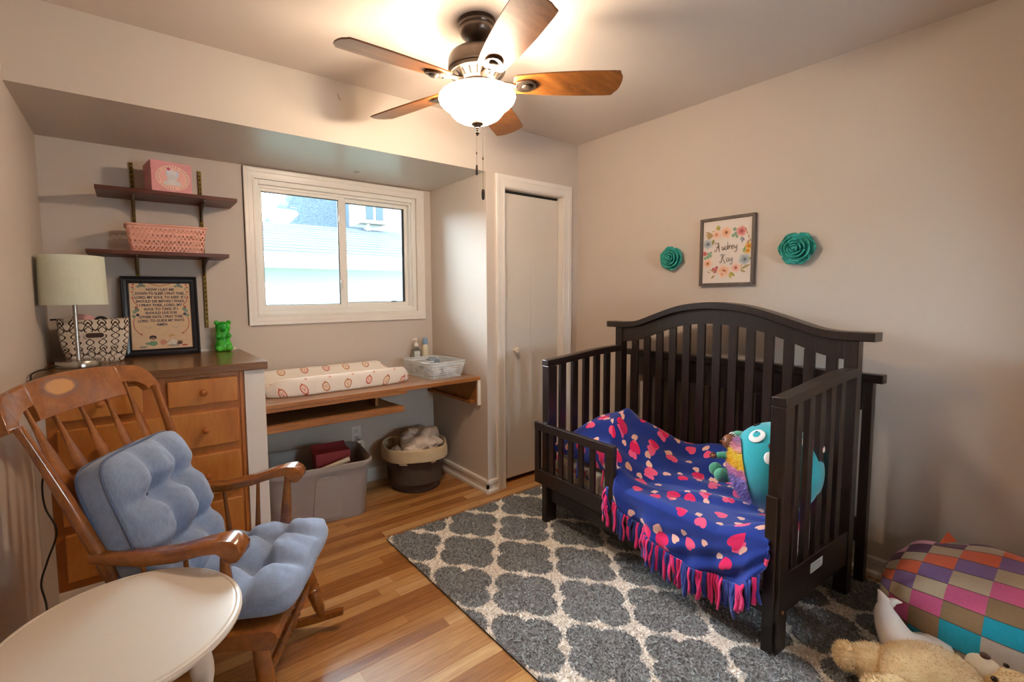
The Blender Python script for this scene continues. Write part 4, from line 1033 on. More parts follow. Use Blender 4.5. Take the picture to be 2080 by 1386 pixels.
for (a, b) in ((-.36, .33), (.36, .33), (-.36, -.33), (.36, -.33)): m.ball(off2(sO)+Vector((0, -a*.222, 0))+sa*(b*.215)+sn*.020, (.007, .007, .006), 10, 8)
mk('tuft_buttons', m, M_pip, scu, local=True)

# ------------------------------------------------------------------ round cream side table
tx, ty, tz = -.051, 1.253, .60
M_cream_p = plain('cream_paint', '#dcd2c5', .38, var=.02)
st = thing('side_table', 'round cream painted side table with spiral legs in the foreground', 'table', (tx, ty, 0))
mk('table_top', MB().lathe([(.0, tz-.030), (.212, tz-.030), (.218, tz-.027), (.222, tz-.022), (.221, tz-.019), (.230, tz-.017), (.2365, tz-.011), (.2365, tz-.006), (.232, tz-.001), (.226, tz-.0005), (.2245, tz-.0022), (.2225, tz-.0005), (.218, tz), (.0, tz)], c=(tx, ty, 0), n=96, caps=False), M_cream_p, st, smooth=35)
mk('apron', MB().lathe([(.120, tz-.060), (.130, tz-.060), (.133, tz-.03), (.120, tz-.03)], c=(tx, ty, 0), n=64, caps=False), M_cream_p, st, smooth=40)
def twist(p, q, r, turns=5, n=20, seg=90):
    p, q = Vector(p), Vector(q); V = []; F = []; d = (q-p).normalized(); a = d.cross(Vector((1, 0, 0))).normalized(); b = d.cross(a)
    for i in range(seg+1):
        t = i/seg; tw = sstep(.015, .05, t)*(1-sstep(.80, .86, t)); base = r*(1.15 if t < .1 or t > .86 else 1.0)
        for k in range(n):
            an = 2*PI*k/n; rr = base*(1+.30*tw*math.cos(2*(an-2*PI*turns*t/2))); V.append(p+(q-p)*t+a*(rr*math.cos(an))+b*(rr*math.sin(an)))
    for i in range(seg):
        for k in range(n): F.append((i*n+k, i*n+(k+1) % n, (i+1)*n+(k+1) % n, (i+1)*n+k))
    F += [tuple(range(n))[::-1], tuple(range(seg*n, (seg+1)*n))]
    return MB().add(V, F)
for k in range(4):
    a = math.radians(17+90*k); mk('leg', twist((tx+.150*math.cos(a), ty+.150*math.sin(a), tz-.03), (tx+.165*math.cos(a), ty+.165*math.sin(a), .002), .021), M_cream_p, st, smooth=60)
mk('lower_shelf', MB().lathe([(.0, .15), (.15, .15), (.155, .158), (.15, .168), (.0, .168)], c=(tx, ty, 0), n=48, caps=False), M_cream_p, st, smooth=40)
# ------------------------------------------------------------------ ceiling fan
fx, fy_ = 1.197, 1.59
M_bronze = plain('brushed_pewter', '#5d5148', .32, metal=.85, var=.15, vs=20)
M_blade = wood('fan_blade_cherry', '#55300f', '#7c4a1e', '#96602c', .38, (1.2, 9, 9), grain=1.0)
M_blk_e = plain('blade_edge', '#2a1c15', .5)
cf = thing('ceiling_fan', 'five blade ceiling fan with glowing frosted bowl light and pull chains', 'ceiling fan', (fx, fy_, 2.44))
c0 = (fx, fy_, 0)
mk('canopy', MB().lathe([(.0, 2.4395), (.076, 2.4395), (.077, 2.432), (.072, 2.428), (.075, 2.424), (.074, 2.416), (.070, 2.412), (.071, 2.402), (.062, 2.385), (.046, 2.372), (.030, 2.366), (.0, 2.365)], c=c0, n=40, caps=False), M_bronze, cf, smooth=40)
mk('downrod', MB().lathe([(.020, 2.368), (.024, 2.360), (.013, 2.356), (.013, 2.315)], c=c0, n=20), M_bronze, cf)
mk('motor_housing', MB().lathe([(.0, 2.322), (.060, 2.322), (.094, 2.318), (.111, 2.306), (.117, 2.290), (.118, 2.252), (.114, 2.247), (.117, 2.242), (.112, 2.232), (.106, 2.229), (.0, 2.229)], c=c0, n=56, caps=False), M_bronze, cf, smooth=35)
vt = mk('vent_ring', MB().lathe([(.108, 2.230), (.102, 2.225), (.076, 2.202), (.072, 2.198), (.0, 2.198)], c=c0, n=56, caps=False), M_bronze, cf, smooth=35)
for k in range(20):
    a = 2*PI*k/20; ca, sa_ = math.cos(a), math.sin(a); P = [(fx+r*ca, fy_+r*sa_, z) for r, z in ((.101, 2.2235), (.081, 2.2062))]
    mk('vent_slot', MB().tube(P, .0035, 6), M_dark, vt)
mk('switch_housing', MB().lathe([(.0, 2.200), (.068, 2.200), (.070, 2.194), (.062, 2.190), (.060, 2.176), (.068, 2.170), (.082, 2.166), (.082, 2.160), (.0, 2.159)], c=c0, n=44, caps=False), M_bronze, cf, smooth=40)
# frosted bowl, open at the top
def bowl_mat():
    m, nt, b = newmat('lit_frosted_glass'); b.inputs[0].default_value = (.9, .87, .8, 1); setp(b, rough=.4, es=BOWL_E); b.inputs['Emission Color'].default_value = (*LAMP_COL, 1)
    t = nt.nodes.new('ShaderNodeBsdfTransparent'); mx = nt.nodes.new('ShaderNodeMixShader'); mx.inputs[0].default_value = .5
    nt.links.new(b.outputs[0], mx.inputs[1]); nt.links.new(t.outputs[0], mx.inputs[2]); nt.links.new(mx.outputs[0], nt.nodes['Material Output'].inputs[0]); return m
mk('glass_bowl', MB().lathe([(.142, 2.156), (.150, 2.154), (.157, 2.147), (.159, 2.137), (.154, 2.124), (.140, 2.110), (.122, 2.099), (.115, 2.090), (.109, 2.080), (.094, 2.063), (.070, 2.050), (.040, 2.043), (.0, 2.041)], c=c0, n=56, caps=False), bowl_mat(), cf, smooth=180, solid=0)
for k in range(3):
    a = 2*PI*k/3; ld = bpy.data.lights.new('bulb', 'POINT'); ld.energy = BULB_W; ld.color = LAMP_COL; ld.shadow_soft_size = .03
    lo = bpy.data.objects.new('bulb', ld); COL.objects.link(lo); lo.parent = cf; lo.location = (.062*math.cos(a+.5), .062*math.sin(a+.5), 2.088-2.44)
mk('finial', MB().lathe([(.0, 2.043), (.026, 2.042), (.025, 2.035), (.014, 2.027), (.009, 2.022), (.010, 2.018), (.006, 2.015), (.009, 2.010), (.006, 2.006), (.010, 2.001), (.006, 1.997), (.003, 1.990), (.0, 1.989)], c=c0, n=24, caps=False), M_bronze, cf)
bl_w = [(.150, .046), (.160, .053), (.22, .061), (.30, .068), (.42, .0735), (.50, .0735), (.545, .0735), (.570, .0715), (.577, .056), (.587, .040), (.591, .020), (.592, 0)]
PITCH_B = math.radians(-13)
for k in range(5):
    a = math.radians(-180.5+72*k); ca, sa_ = math.cos(a), math.sin(a)
    def T(r, t, z): # blade frame: along, across, up
        y_ = t*math.cos(PITCH_B)-z*math.sin(PITCH_B); q = t*math.sin(PITCH_B)+z*math.cos(PITCH_B)
        return (fx+r*ca-y_*sa_, fy_+r*sa_+y_*ca, 2.193+q)
    out = [(r, w) for r, w in bl_w]+[(r, -w) for r, w in bl_w[::-1][1:]]
    bl = mk('blade', MB().prism(out, lambda p, q, d: T(p, q, d), -.003, .003), M_blade, cf, smooth=0, bevel=.0012)
    # shift wood grain so that it runs along the blade
    ir = [(.085, .010), (.12, .010), (.145, .013), (.160, .024), (.185, .034), (.205, .036), (.225, .030), (.240, .016), (.245, 0)]
    o2 = ir+[(r, -w) for r, w in ir[::-1][1:]]
    m = MB(); m.prism(o2[3:-3], lambda p, q, d: T(p, q, d), -.012, -.0035)
    m.tube([(fx+.060*ca, fy_+.060*sa_, 2.212), (fx+.085*ca, fy_+.085*sa_, 2.198), T(.13, 0, .002), T(.165, 0, -.008)], [.012, .012, .011, .012], 10, sx=.7, sy=1.1)
    ib = mk('blade_iron', m, M_bronze, cf, smooth=40, bevel=.002)
    mk('medallion', MB().ball(T(.205, 0, -.013), (.021, .021, .007), 16, 8), M_bronze, ib)
for (dx, dz, L_, fob) in ((-.004, 1.996, 1.872, 'rod'), (.022, 2.05, 1.772, 'bell')):
    x, y = fx+dx*RT.x, fy_+dx*RT.y
    ch_ = MB(); z = dz
    while z > L_: ch_.ball((x, y, z), .0016, 6, 4); z -= .0042
    for zc in ((dz+L_)/2-.02,): ch_.lathe([(.002, 0), (.003, .002), (.003, .010), (.002, .012)], c=(x, y, zc), n=8)
    pcn = mk('pull_chain', ch_, M_bronze, cf)
    pr = [(.002, 0), (.0045, -.002), (.005, -.02), (.0052, -.038), (.003, -.042)] if fob == 'rod' else [(.002, 0), (.006, -.002), (.0075, -.012), (.0078, -.024), (.006, -.040), (.003, -.044)]
    mk('chain_fob', MB().lathe(pr, c=(x, y, L_), n=14), plain('dark_wood_fob', '#2d1d16', .4), pcn)
# ------------------------------------------------------------------ crib (x depth to the wall, y along its length, z up)
TH = .0545; CB = Vector((1.8223, .6475, 0)); CM = Matrix.Translation(CB) @ Matrix.Rotation(-TH, 4, 'Z')
def espresso():
    m, nt, b = newmat('espresso_wood'); setp(b, rough=.34, coat=.25, coatr=.2)
    v = coords(nt, 'Object', (9, 9, 1), rand=True); n_ = noise(nt, v, 9, 5, .65)
    nt.links.new(ramp(nt, n_, [(.3, '#180f0c'), (.55, '#241713'), (.8, '#38251f')]), b.inputs[0]); bump(nt, b, n_, .08, .001)
    return m
M_esp = espresso(); M_esph = M_esp
cb = thing('toddler_crib', 'dark espresso convertible crib with arched headboard and short guard rail', 'crib', CB, -TH)
def cx(name, mb, par=None, bevel=.003, smooth=0, **k): return mk(name, mb, M_esp, par or cb, local=True, smooth=smooth, bevel=bevel, **k)
Zf = .008
L_, D_ = 1.265, .676
for u in (0, L_-.05):
    p = cx('front_post', MB().box(0, .068, u, u+.05, Zf, .926))
    cx('post_block', MB().box(-.013, 0, u+(.012 if u == 0 else 0), u+(.05 if u == 0 else .038), Zf, .60), p)
    p = cx('rear_post', MB().box(.622, D_, u, u+.05, Zf, 1.123))
# side panels
sv = [0, .1, .2, .3, .4, .5, .6, .645]
def side_top(v): return .955+.052*sstep(-.15, .62, v)
def side_th(v): return .040-.004*v
for u in (0, L_-.046):
    V = []; F = []; K = 24
    for i in range(K+1):
        v = -.002+.645*i/K; t = side_top(v); b_ = t-.038
        if i == 0: b_ = .926
        for (a, z) in ((-.002, b_), (.048, b_), (.048, t), (-.002, t)): V.append((v, u+a, z))
    for i in range(K):
        for k in range(4): F.append((i*4+k, i*4+(k+1) % 4, (i+1)*4+(k+1) % 4, (i+1)*4+k))
    F += [(3, 2, 1, 0), tuple(range(4*K, 4*K+4))]
    cx('side_top_rail', MB().add(V, F), smooth=35)
    uu = u+.010 if u == 0 else u+.016
    for v in (.1375, .236, .333, .428, .522): cx('side_slat', MB().box(v-.0225, v+.0225, uu, uu+.020, .29, side_top(v)-.034), bevel=.002)
    sr_ = cx('side_bottom_rail', MB().box(.068, .622, u+.004, u+.034, .150, .300))
    if u == 0:
        mk('warning_label', MB().box(.262, .370, .0025, .0038, .233, .272), plain('label_paper', '#b9b4ad', .6), sr_, local=True, smooth=0)
        m = MB()
        for k in range(5): m.box(.270, .270+(.088 if k % 2 else .070), .0018, .0025, .240+k*.006, .2415+k*.006)
        mk('label_lines', m, plain('label_ink', '#8d8880', .7), sr_, local=True, smooth=0)
        mk('bolt_head', MB().lathe([(.007, 0), (.0065, .003), (.003, .004)], n=14, T=lambda a, b, c: (.034+a, -c, .165+b)), plain('brass_bolt', '#b98a5a', .35, metal=.8), sr_, local=True)
# headboard
top_k = [(-.057, 1.160), (.03, 1.160), (.09, 1.162), (.158, 1.174), (.278, 1.214), (.40, 1.252), (.50, 1.273), (.632, 1.283), (.76, 1.273), (.86, 1.252), (.99, 1.207), (1.09, 1.171), (1.17, 1.160), (1.24, 1.158), (1.322, 1.158)]
low_k = [(.046, 1.040), (.10, 1.046), (.173, 1.066), (.274, 1.104), (.40, 1.143), (.50, 1.159), (.632, 1.168), (.76, 1.158), (.86, 1.138), (.987, 1.092), (1.08, 1.055), (1.16, 1.037), (1.219, 1.033)]
tk = cr(top_k, 6); lk = cr(low_k, 6)
def interp(K_, u):
    for a, b in zip(K_, K_[1:]):
        if a[0] <= u <= b[0]: t = (u-a[0])/(b[0]-a[0]+1e-9); return a[1]+(b[1]-a[1])*t
    return K_[0][1] if u < K_[0][0] else K_[-1][1]
V = []; F = []; n = 6
for (u, z) in tk:
    for (v, dz) in ((.612, -.037), (.605, -.033), (.605, -.003), (.609, 0), (.690, 0), (.690, -.037)): V.append((v, u, z+dz))
for j in range(len(tk)-1):
    for i in range(n): F.append((j*n+i, j*n+(i+1) % n, (j+1)*n+(i+1) % n, (j+1)*n+i))
F += [tuple(range(n))[::-1], tuple(range((len(tk)-1)*n, len(tk)*n))]
cx('headboard_cap', MB().add(V, F), smooth=35, bevel=0)
poly = [(u, z) for u, z in lk]+[(u, interp(tk, u)-.034) for u, z in lk[::-1]]
V = []; F = []; n = 4
for (u, z) in lk:
    zt = interp(tk, u)-.035
    for (v, q) in ((.632, z), (.658, z), (.658, zt), (.632, zt)): V.append((v, u, q))
for j in range(len(lk)-1):
    for i in range(n): F.append((j*n+i, j*n+(i+1) % n, (j+1)*n+(i+1) % n, (j+1)*n+i))
F += [(3, 2, 1, 0), tuple(range((len(lk)-1)*n, len(lk)*n))]
cx('headboard_panel', MB().add(V, F), smooth=35, bevel=0)
for k in range(13):
    u = .098+.0858*k; cx('headboard_slat', MB().box(.637, .653, u-.0215, u+.0215, .29, interp(lk, u)+.004), bevel=.002)
cx('headboard_bottom_rail', MB().box(.632, .658, .05, L_-.05, .19, .30))
# front: mattress support rail and toddler guard rail
cx('front_rail', MB().box(.012, .034, .05, L_-.05, .140, .212))
gr = cx('guard_rail_top', MB().box(-.028, -.002, .724, 1.303, .550, .596))
cx('guard_rail_bottom', MB().box(-.026, -.003, .776, 1.268, .236, .318))
for a, b in ((.724, .778), (1.267, 1.303)): cx('guard_stile', MB().box(-.026, -.003, a, b, .236, .5505))
for u in (1.165, 1.093, 1.021, .912, .842)[:0] or (1.168, 1.096, 1.021, .946, .866): cx('guard_slat', MB().box(-.022, -.008, u-.0165, u+.0165, .317, .551), bevel=.0015)

# mattress
def sheet_mat():
    m, nt, b = newmat('printed_sheet'); setp(b, rough=.85)
    vo = nt.nodes.new('ShaderNodeTexVoronoi'); vo.inputs['Scale'].default_value = 26; nt.links.new(coords(nt, 'Object', (1, 1, 1)), vo.inputs['Vector'])
    d = NX(nt, vo.outputs['Distance']); sp = nt.nodes.new('ShaderNodeSeparateColor'); nt.links.new(vo.outputs['Color'], sp.inputs[0]); r = NX(nt, sp.outputs[0])
    nz = noise(nt, coords(nt), 60, 2)
    ink = (d+(nz-.5)*.5).lt(.33); c = ramp(nt, r, [(.0, '#b5483f'), (.3, '#b5483f'), (.31, '#46608f'), (.62, '#46608f'), (.63, '#b59a62'), (1, '#b59a62')])
    nt.nodes[-1].color_ramp.interpolation = 'LINEAR'
    nt.links.new(mixc(nt, ink*.85, '#d6cdb9', c), b.inputs[0]); return m
mt = thing('crib_mattress', 'crib mattress with colourful printed sheet under the blue heart blanket', 'mattress', CM @ Vector((.33, .63, .214)), -TH)
def mm(p): return p
mk('sheeted_mattress', MB().box(.036-.33, .618-.33, .054-.63, 1.211-.63, .024, .186), sheet_mat(), mt, local=True, smooth=60, bevel=.028, seg=4)
mk('support_board', MB().box(.036-.33, .60-.33, .056-.63, 1.209-.63, 0, .023), plain('white_board', '#cfc9c2', .5), mt, local=True, smooth=0, bevel=.003)

# heart blanket
def heart_mat():
    m, nt, b = newmat('heart_fleece'); setp(b, rough=.95, sheen=.2, spec=.15)
    t = nt.nodes.new('ShaderNodeUVMap'); t.uv_map = 'UVMap'
    def hearts(scale, size, off, rnd, sx=0, sy=0):
        mp = nt.nodes.new('ShaderNodeMapping'); mp.inputs['Location'].default_value = (off, off*.63, 0); nt.links.new(t.outputs[0], mp.inputs[0])
        vo = nt.nodes.new('ShaderNodeTexVoronoi'); vo.voronoi_dimensions = '2D'; vo.inputs['Scale'].default_value = scale; vo.inputs['Randomness'].default_value = rnd; nt.links.new(mp.outputs[0], vo.inputs['Vector'])
        vs = nt.nodes.new('ShaderNodeVectorMath'); vs.operation = 'SUBTRACT'; nt.links.new(mp.outputs[0], vs.inputs[0]); nt.links.new(vo.outputs['Position'], vs.inputs[1])
        sp = nt.nodes.new('ShaderNodeSeparateXYZ'); nt.links.new(vs.outputs[0], sp.inputs[0]); sc = nt.nodes.new('ShaderNodeSeparateColor'); nt.links.new(vo.outputs['Color'], sc.inputs[0])
        r, g = NX(nt, sc.outputs[0]), NX(nt, sc.outputs[1])
        X_, Y_ = NX(nt, sp.outputs[0])-sx, NX(nt, sp.outputs[1])-sy; an = (r-.5)*2.2
        x = X_*an.cos()+Y_*an.sin(); y = Y_*an.cos()-X_*an.sin(); s = (g*.45+.72)*size
        x = x/s; y = y/s
        q = x*x+y*y-1.; f = q*q*q-x*x*y*y*y
        return f.lt(0.), r, g
    h1, r1, g1 = hearts(8.2, .027, 0., .75)
    h2, r2, g2 = hearts(8.2, .014, 0., .75, .030, -.026)
    h3, r3, g3 = hearts(8.2, .0145, .061, .75)
    h4, r4, g4 = hearts(8.2, .021, .0, .75, -.012, .036)
    pink = mixc(nt, noise(nt, t.outputs[0], 5, 1).gt(.5), '#e0205f', '#f0567f')
    c = mixc(nt, h4*g4.gt(.45), '#22378c', '#ee5f8c'); c = mixc(nt, h3, c, '#f0b9a9'); c = mixc(nt, h1, c, pink); c = mixc(nt, h2*r2.gt(.35), c, '#f3c3b2')
    nt.links.new(c, b.inputs[0]); bump(nt, b, noise(nt, coords(nt), 700, 2), .3, .001); return m
M_heart = heart_mat()
G2 = lambda u, v, a, b, su, sv, h: h*math.exp(-((u-a)/su)**2-((v-b)/sv)**2)
def BH(u, v):
    h = .412
    h += G2(u, v, 1.05, .27, .19, .25, .225)+G2(u, v, .82, .45, .17, .19, .150)+G2(u, v, .50, .56, .20, .11, .130)+G2(u, v, .83, .02, .11, .17, .105)+G2(u, v, .94, .36, .08, .18, .050)
    h += G2(u, v, .03, .47, .07, .15, .155)+G2(u, v, .06, .02, .10, .12, .045)-G2(u, v, .36, .02, .18, .10, .030)
    h += .010*math.sin(10*u+14*v+3*math.sin(5*v))*sstep(0, .2, v)+.014*(vnoise(u*9+3, v*8, 2)-.5)+.007*math.sin(48*(u*.5+v*.85)+4*vnoise(u*4, v*4, 7))*sstep(1.2, .9, u)+.012*math.sin(22*(v*.55+u*.2)+2.5*math.sin(4*u))*sstep(.95, .5, u)
    h += .020*math.exp(-((u-.93-.25*(v-.3))/.035)**2)*sstep(.05, .3, v)-.018*math.exp(-((u-.885-.3*(v-.3))/.03)**2)*sstep(.05, .3, v)
    return max(h, .408)
def hem(u):
    K_ = [(.0, .385), (.05, .31), (.10, .245), (.15, .222), (.22, .218), (.32, .210), (.43, .222), (.56, .262), (.67, .302), (.735, .352), (.76, .41), (.80, .425), (1.3, .43)]
    return interp(K_, u)
bl_ = thing('heart_blanket', 'navy fleece blanket with pink hearts and fringe draped over the crib mattress', 'blanket', CM @ Vector((.3, .6, .4)), -TH)
BI = Vector((.3, .6, .4))
NU, NQ = 190, 120
V = []; UV = []; F = []
def cross(u):
    inside = sstep(.728, .765, u); vf = -.020*(1-inside)+.055*inside; pts = []
    nt_ = 74
    for k in range(nt_+1):
        v = .612+(vf+.03-.612)*k/nt_; pts.append((v, BH(u, v)))
    ze = BH(u, vf+.03); zh = hem(u); nd = NQ-1-nt_
    for k in range(1, nd+1):
        f = k/nd; a = min(1, f/.22)*PI/2; fold = math.sin(u*24+2*math.sin(u*9)+f*1.5)*.016+math.sin(u*57+1)*.005+.009*math.sin((u*.9-f*.5)*34)*sstep(.0, .3, f)*sstep(.75, .3, u)
        drop = max(0.02, ze-zh); v = vf+.03-.034*math.sin(a)-.020*sstep(.1, .9, f)*(1-inside)*(.6+.4*math.sin(u*6+1))+fold*sstep(.2, 1, f)*(1-.5*inside)
        z = ze-drop*(f**1.25); v = min(v, .034*(1) if f > .2 and not inside > .5 else 9)
        if u > .728: v = max(v, .012)
        pts.append((v, z))
    return pts
us_ = [.012+(1.243-.012)*i/(NU-1) for i in range(NU)]
for i, u in enumerate(us_):
    P = cross(u); acc = 0
    for k, (v, z) in enumerate(P):
        if k: acc += math.dist(P[k-1], P[k])
        uw = u
        if u < .16 and v > .10: uw = max(.036, u)   # stays inside the slats
        else: uw = max(u, .055) if v > .0 else max(u, .030)
        uw = min(uw, 1.232)
        if z > .40 and uw > 1.19: uw = min(uw, 1.212)
        V.append((v-BI.x, uw-BI.y, z-BI.z)); UV.append((u, acc))
for i in range(NU-1):
    for k in range(NQ-1): F.append((i*NQ+k, (i+1)*NQ+k, (i+1)*NQ+k+1, i*NQ+k+1))
bo = mk('blanket_cloth', MB().add(V, F), M_heart, bl_, local=True, smooth=180, uv=UV, solid=.006)
M_fb = plain('blue_fleece', '#283e96', .95, sheen=.2); M_fp = plain('pink_fleece', '#e0206e', .95, sheen=.2); M_fs = plain('peach_fleece', '#eeb3a2', .95)
rg = random.Random(11); fr_meshes = []
def strip_mesh(seed, mat):
    g = random.Random(seed); Lf = .115; P = [(.0, 0, .004), (g.uniform(-.010, .002), g.uniform(-.003, .003), -.03), (g.uniform(-.010, .004), g.uniform(-.006, .006), -.07), (g.uniform(-.008, .006), g.uniform(-.010, .010), -Lf)]
    o = mk('fringe_strip', MB().tube(cr(P, 3), [.0088]*9+[.0075], 8, sx=.45, sy=1.0, up=(1, 0, 0)), mat, bl_, local=True, smooth=180); return o
protos = [strip_mesh(k, (M_fb, M_fp, M_fp, M_fb, M_fp, M_fb)[k]) for k in range(6)]
used = set()
def put_strip(loc, rz=0, sc=1, k=None):
    k = rg.randrange(6) if k is None else k
    o = protos[k]
    if k in used: o = o.copy(); COL.objects.link(o); o.parent = bl_
    used.add(k); o.location = loc; o.rotation_euler = (rg.uniform(-.12, .05), rg.uniform(-.06, .10), rz); o.scale = (1, 1, sc)
u = .045
while u < .742:
    P = cross(u)[-1]; Q = Vector((P[0]-.004, max(u, .035), P[1]-.002))-BI
    put_strip(Q, rg.uniform(-.8, .8), rg.uniform(.8, 1.12)*(1 if u > .12 else .9)); u += rg.uniform(.0085, .0135)
for k in range(9):
    put_strip(Vector((-.055-.004*(k % 3), .735+.006*(k % 4), .40-.020*k*.55))-BI, rg.uniform(-1, 1), rg.uniform(.7, .95))
for u in (.80, .83, .90, .97, 1.0, 1.06, 1.12, 1.15): put_strip(Vector((.022, u, .435))-BI, rg.uniform(-1, 1), rg.uniform(.7, 1.0))
for v, z in ((.44, .40), (.47, .42), (.55, .44)): put_strip(Vector((v, .040, z))-BI, 1.5, .9)

# round teal plush
PC = CM @ Vector((.315, .165, .604)); pr_ = Vector((.168, .166, .192))
M_teal = fabric('teal_plush', '#2ba3b0', .95, 250, .05, .3, .5)
pl_ = thing('round_plush', 'big round teal plush monster with rainbow belly leaning in the right end of the crib', 'plush toy', PC, -TH)
tocam = Vector((-.872, -.385, .30)).normalized(); lf = Vector((-.404, .915, 0)); upv = Vector((0, 0, 1))
upv = (upv-tocam*upv.dot(tocam)).normalized(); lf = (lf-tocam*lf.dot(tocam)).normalized()
mk('plush_body', MB().ball((0, 0, 0), pr_, 48, 30, warp=lambda p: p*(1-.05*max(0, p.z)**2)), M_teal, pl_, local=True, smooth=180)
def sdir(l, u): 
    d = lf*l+upv*u; return (d+tocam*math.sqrt(max(0.02, 1-d.length_squared))).normalized()
def decal(l, u, r, mat, name, th=.004, asp=1.0, k=1.0):
    d = sdir(l, u); p = Vector((d.x*pr_.x, d.y*pr_.y, d.z*pr_.z*(1-.05*max(0, d.z)**2)))*k; n = Vector((d.x/pr_.x, d.y/pr_.y, d.z/pr_.z)).normalized(); a = (upv-n*upv.dot(n)).normalized(); b = n.cross(a)
    Mx = Matrix((b*1.0, a*1.0, n*1.0)).transposed(); return mk(name, MB().ball(p, (r, r*asp, th), 20, 8, T=Mx), mat, pl_, local=True, smooth=180)
M_wht = plain('white_felt', '#e5e4e4', .9); M_black = plain('black_felt', '#1b2024', .8)
decal(.40, .56, .033, M_wht, 'eye', .005); decal(.40, .585, .019, M_teal, 'iris', .008); decal(.40, .63, .0085, plain('blue_pupil', '#2d6f9c', .6), 'pupil', .010)
decal(-.36, .60, .033, M_wht, 'eye', .005); decal(-.36, .625, .019, M_teal, 'iris', .008)
decal(.06, .36, .017, M_black, 'nose', .006); decal(.42, .86, .009, M_black, 'spot', .004, 1.8)
decal(.13, .10, .018, M_wht, 'tooth', .006, 1.35); decal(.03, .12, .014, M_wht, 'tooth', .006, 1.35)
# rainbow belly: a furry cap on the side that faces the doll
ld_ = sdir(.90, -.24); bc = ['#8a7fc4', '#9b8fce', '#d58fbf', '#e9c13e', '#e8cf4c', '#e3a9c0', '#c7a3d1', '#7fc0a8', '#9fa0cf']
def cap_pt(a, b):
    th = b*.58; ph = 2*PI*a; e1 = (upv-ld_*upv.dot(ld_)).normalized(); e2 = ld_.cross(e1)
    d = (ld_*math.cos(th*1.0)+(e1*math.cos(ph)*1.45+e2*math.sin(ph)*.80)*math.sin(th)).normalized()
    return d
m = MB(); NA, NB = 40, 14
m.grid(lambda a, b: [q*s*1.022 for q, s in zip(cap_pt(a, b), pr_)], NA, NB, cu=True, colfn=lambda a, b: lin(bc[int(min(8, max(0, 4.5+4.4*(cap_pt(a, b).dot(upv)-.12+.28*cap_pt(a, b).dot(tocam)-.1)/.75)))]))
mk('rainbow_belly', m, vcol('rainbow_fur', .95, .5, 150), pl_, local=True, smooth=180)
m = MB(); g = random.Random(2)
for k in range(2600):
    a, b = g.random(), math.sqrt(g.random())*1.02; d = cap_pt(a, b); p = Vector([q*s*1.018 for q, s in zip(d, pr_)]); t = Vector((g.uniform(-1, 1), g.uniform(-1, 1), g.uniform(-1.4, .4)))*.008+d*.012
    s_ = Vector((g.uniform(-1, 1), g.uniform(-1, 1), g.uniform(-1, 1)))*.0016; idx = int(min(8, max(0, 4.5+4.4*(d.dot(upv)-.12+.28*d.dot(tocam)-.1)/.75))); m.col = lin(bc[idx])
    m.add([p-s_, p+s_, p+t], [(0, 1, 2)])
mk('belly_fur', m, vcol('rainbow_fur_tufts', .95), pl_, local=True, smooth=0, kind='stuff')
for (l, u_, c, nm) in ((-.80, .50, '#e7d9c0', 'ear'), (-.62, .42, '#d86aa8', 'ear_lining'), ):
    d = lf*l+upv*u_; d = (d+tocam*.25).normalized(); p = Vector([q*s for q, s in zip(d, pr_)])*.95; mk(nm, MB().ball(p, (.030, .034, .030), 16, 10), plain('plush_'+nm, c, .95), pl_, local=True, smooth=180)

# baby doll in a dinosaur suit
DC = CM @ Vector((.372, .350, .472)); dl = thing('dinosaur_doll', 'small brown baby doll in green dinosaur suit sitting beside the teal plush', 'doll', DC, -TH)
M_dg = fabric('green_suit', '#4f9a7e', .95, 300, .05, .3, .4); M_skin = plain('doll_skin', '#7a4527', .5)
def dv(l, u, t=0): return lf*l+Vector((0, 0, 1))*u+tocam*t
lf = Vector((-.404, .915, 0))
m = MB(); m.ball(dv(.005, .075, 0), (.040, .038, .060), 20, 14)
m.tube(cr([dv(.01, .11, .02), dv(.045, .105, .03), dv(.078, .098, .03)], 4), [.018, .018, .017, .017, .017, .016, .016, .016, .015], 12)
m.tube(cr([dv(-.01, .11, .03), dv(-.02, .08, .05), dv(-.015, .055, .06)], 4), .016, 12)
m.tube(cr([dv(.0, .03, .02), dv(.045, .022, .045), dv(.070, .028, .05)], 4), [.022]*8+[.024], 12); m.ball(dv(.082, .034, .05), (.030, .028, .030), 16, 12)
m.tube(cr([dv(-.01, .025, .04), dv(.02, .008, .075), dv(.045, .002, .09)], 4), [.022]*8+[.024], 12); m.ball(dv(.055, .010, .095), (.031, .030, .031), 16, 12)
mk('suit_body', m, M_dg, dl, local=True, smooth=180)
hd_ = mk('head', MB().ball(dv(.028, .170, .025), (.034, .034, .036), 20, 16), M_skin, dl, local=True, smooth=180)
m = MB(); m.ball(dv(.066, .168, .030), .0045, 8, 6); mk('nose', m, M_skin, hd_, local=True, smooth=180)
m = MB(); m.ball(dv(.054, .178, .045), .0042, 8, 6).ball(dv(.060, .178, .012), .0042, 8, 6); mk('eyes', m, M_black, hd_, local=True, smooth=180)
mk('mouth', MB().ball(dv(.060, .153, .030), (.005, .007, .002), 8, 6), plain('doll_lips', '#5b2a1c', .5), hd_, local=True, smooth=180)
mk('hand', MB().ball(dv(.092, .094, .032), (.013, .013, .012), 12, 8).ball(dv(.103, .104, .032), .005, 8, 6).ball(dv(.106, .096, .034), .005, 8, 6).ball(dv(.105, .088, .032), .005, 8, 6).ball(dv(.096, .108, .038), .005, 8, 6), M_skin, dl, local=True, smooth=180)
hood = mk('hood', MB().ball(dv(-.006, .182, .0), (.044, .044, .046), 22, 16).ball(dv(-.004, .130, .0), (.034, .034, .020), 16, 10), M_dg, dl, local=True, smooth=180)
m = MB()
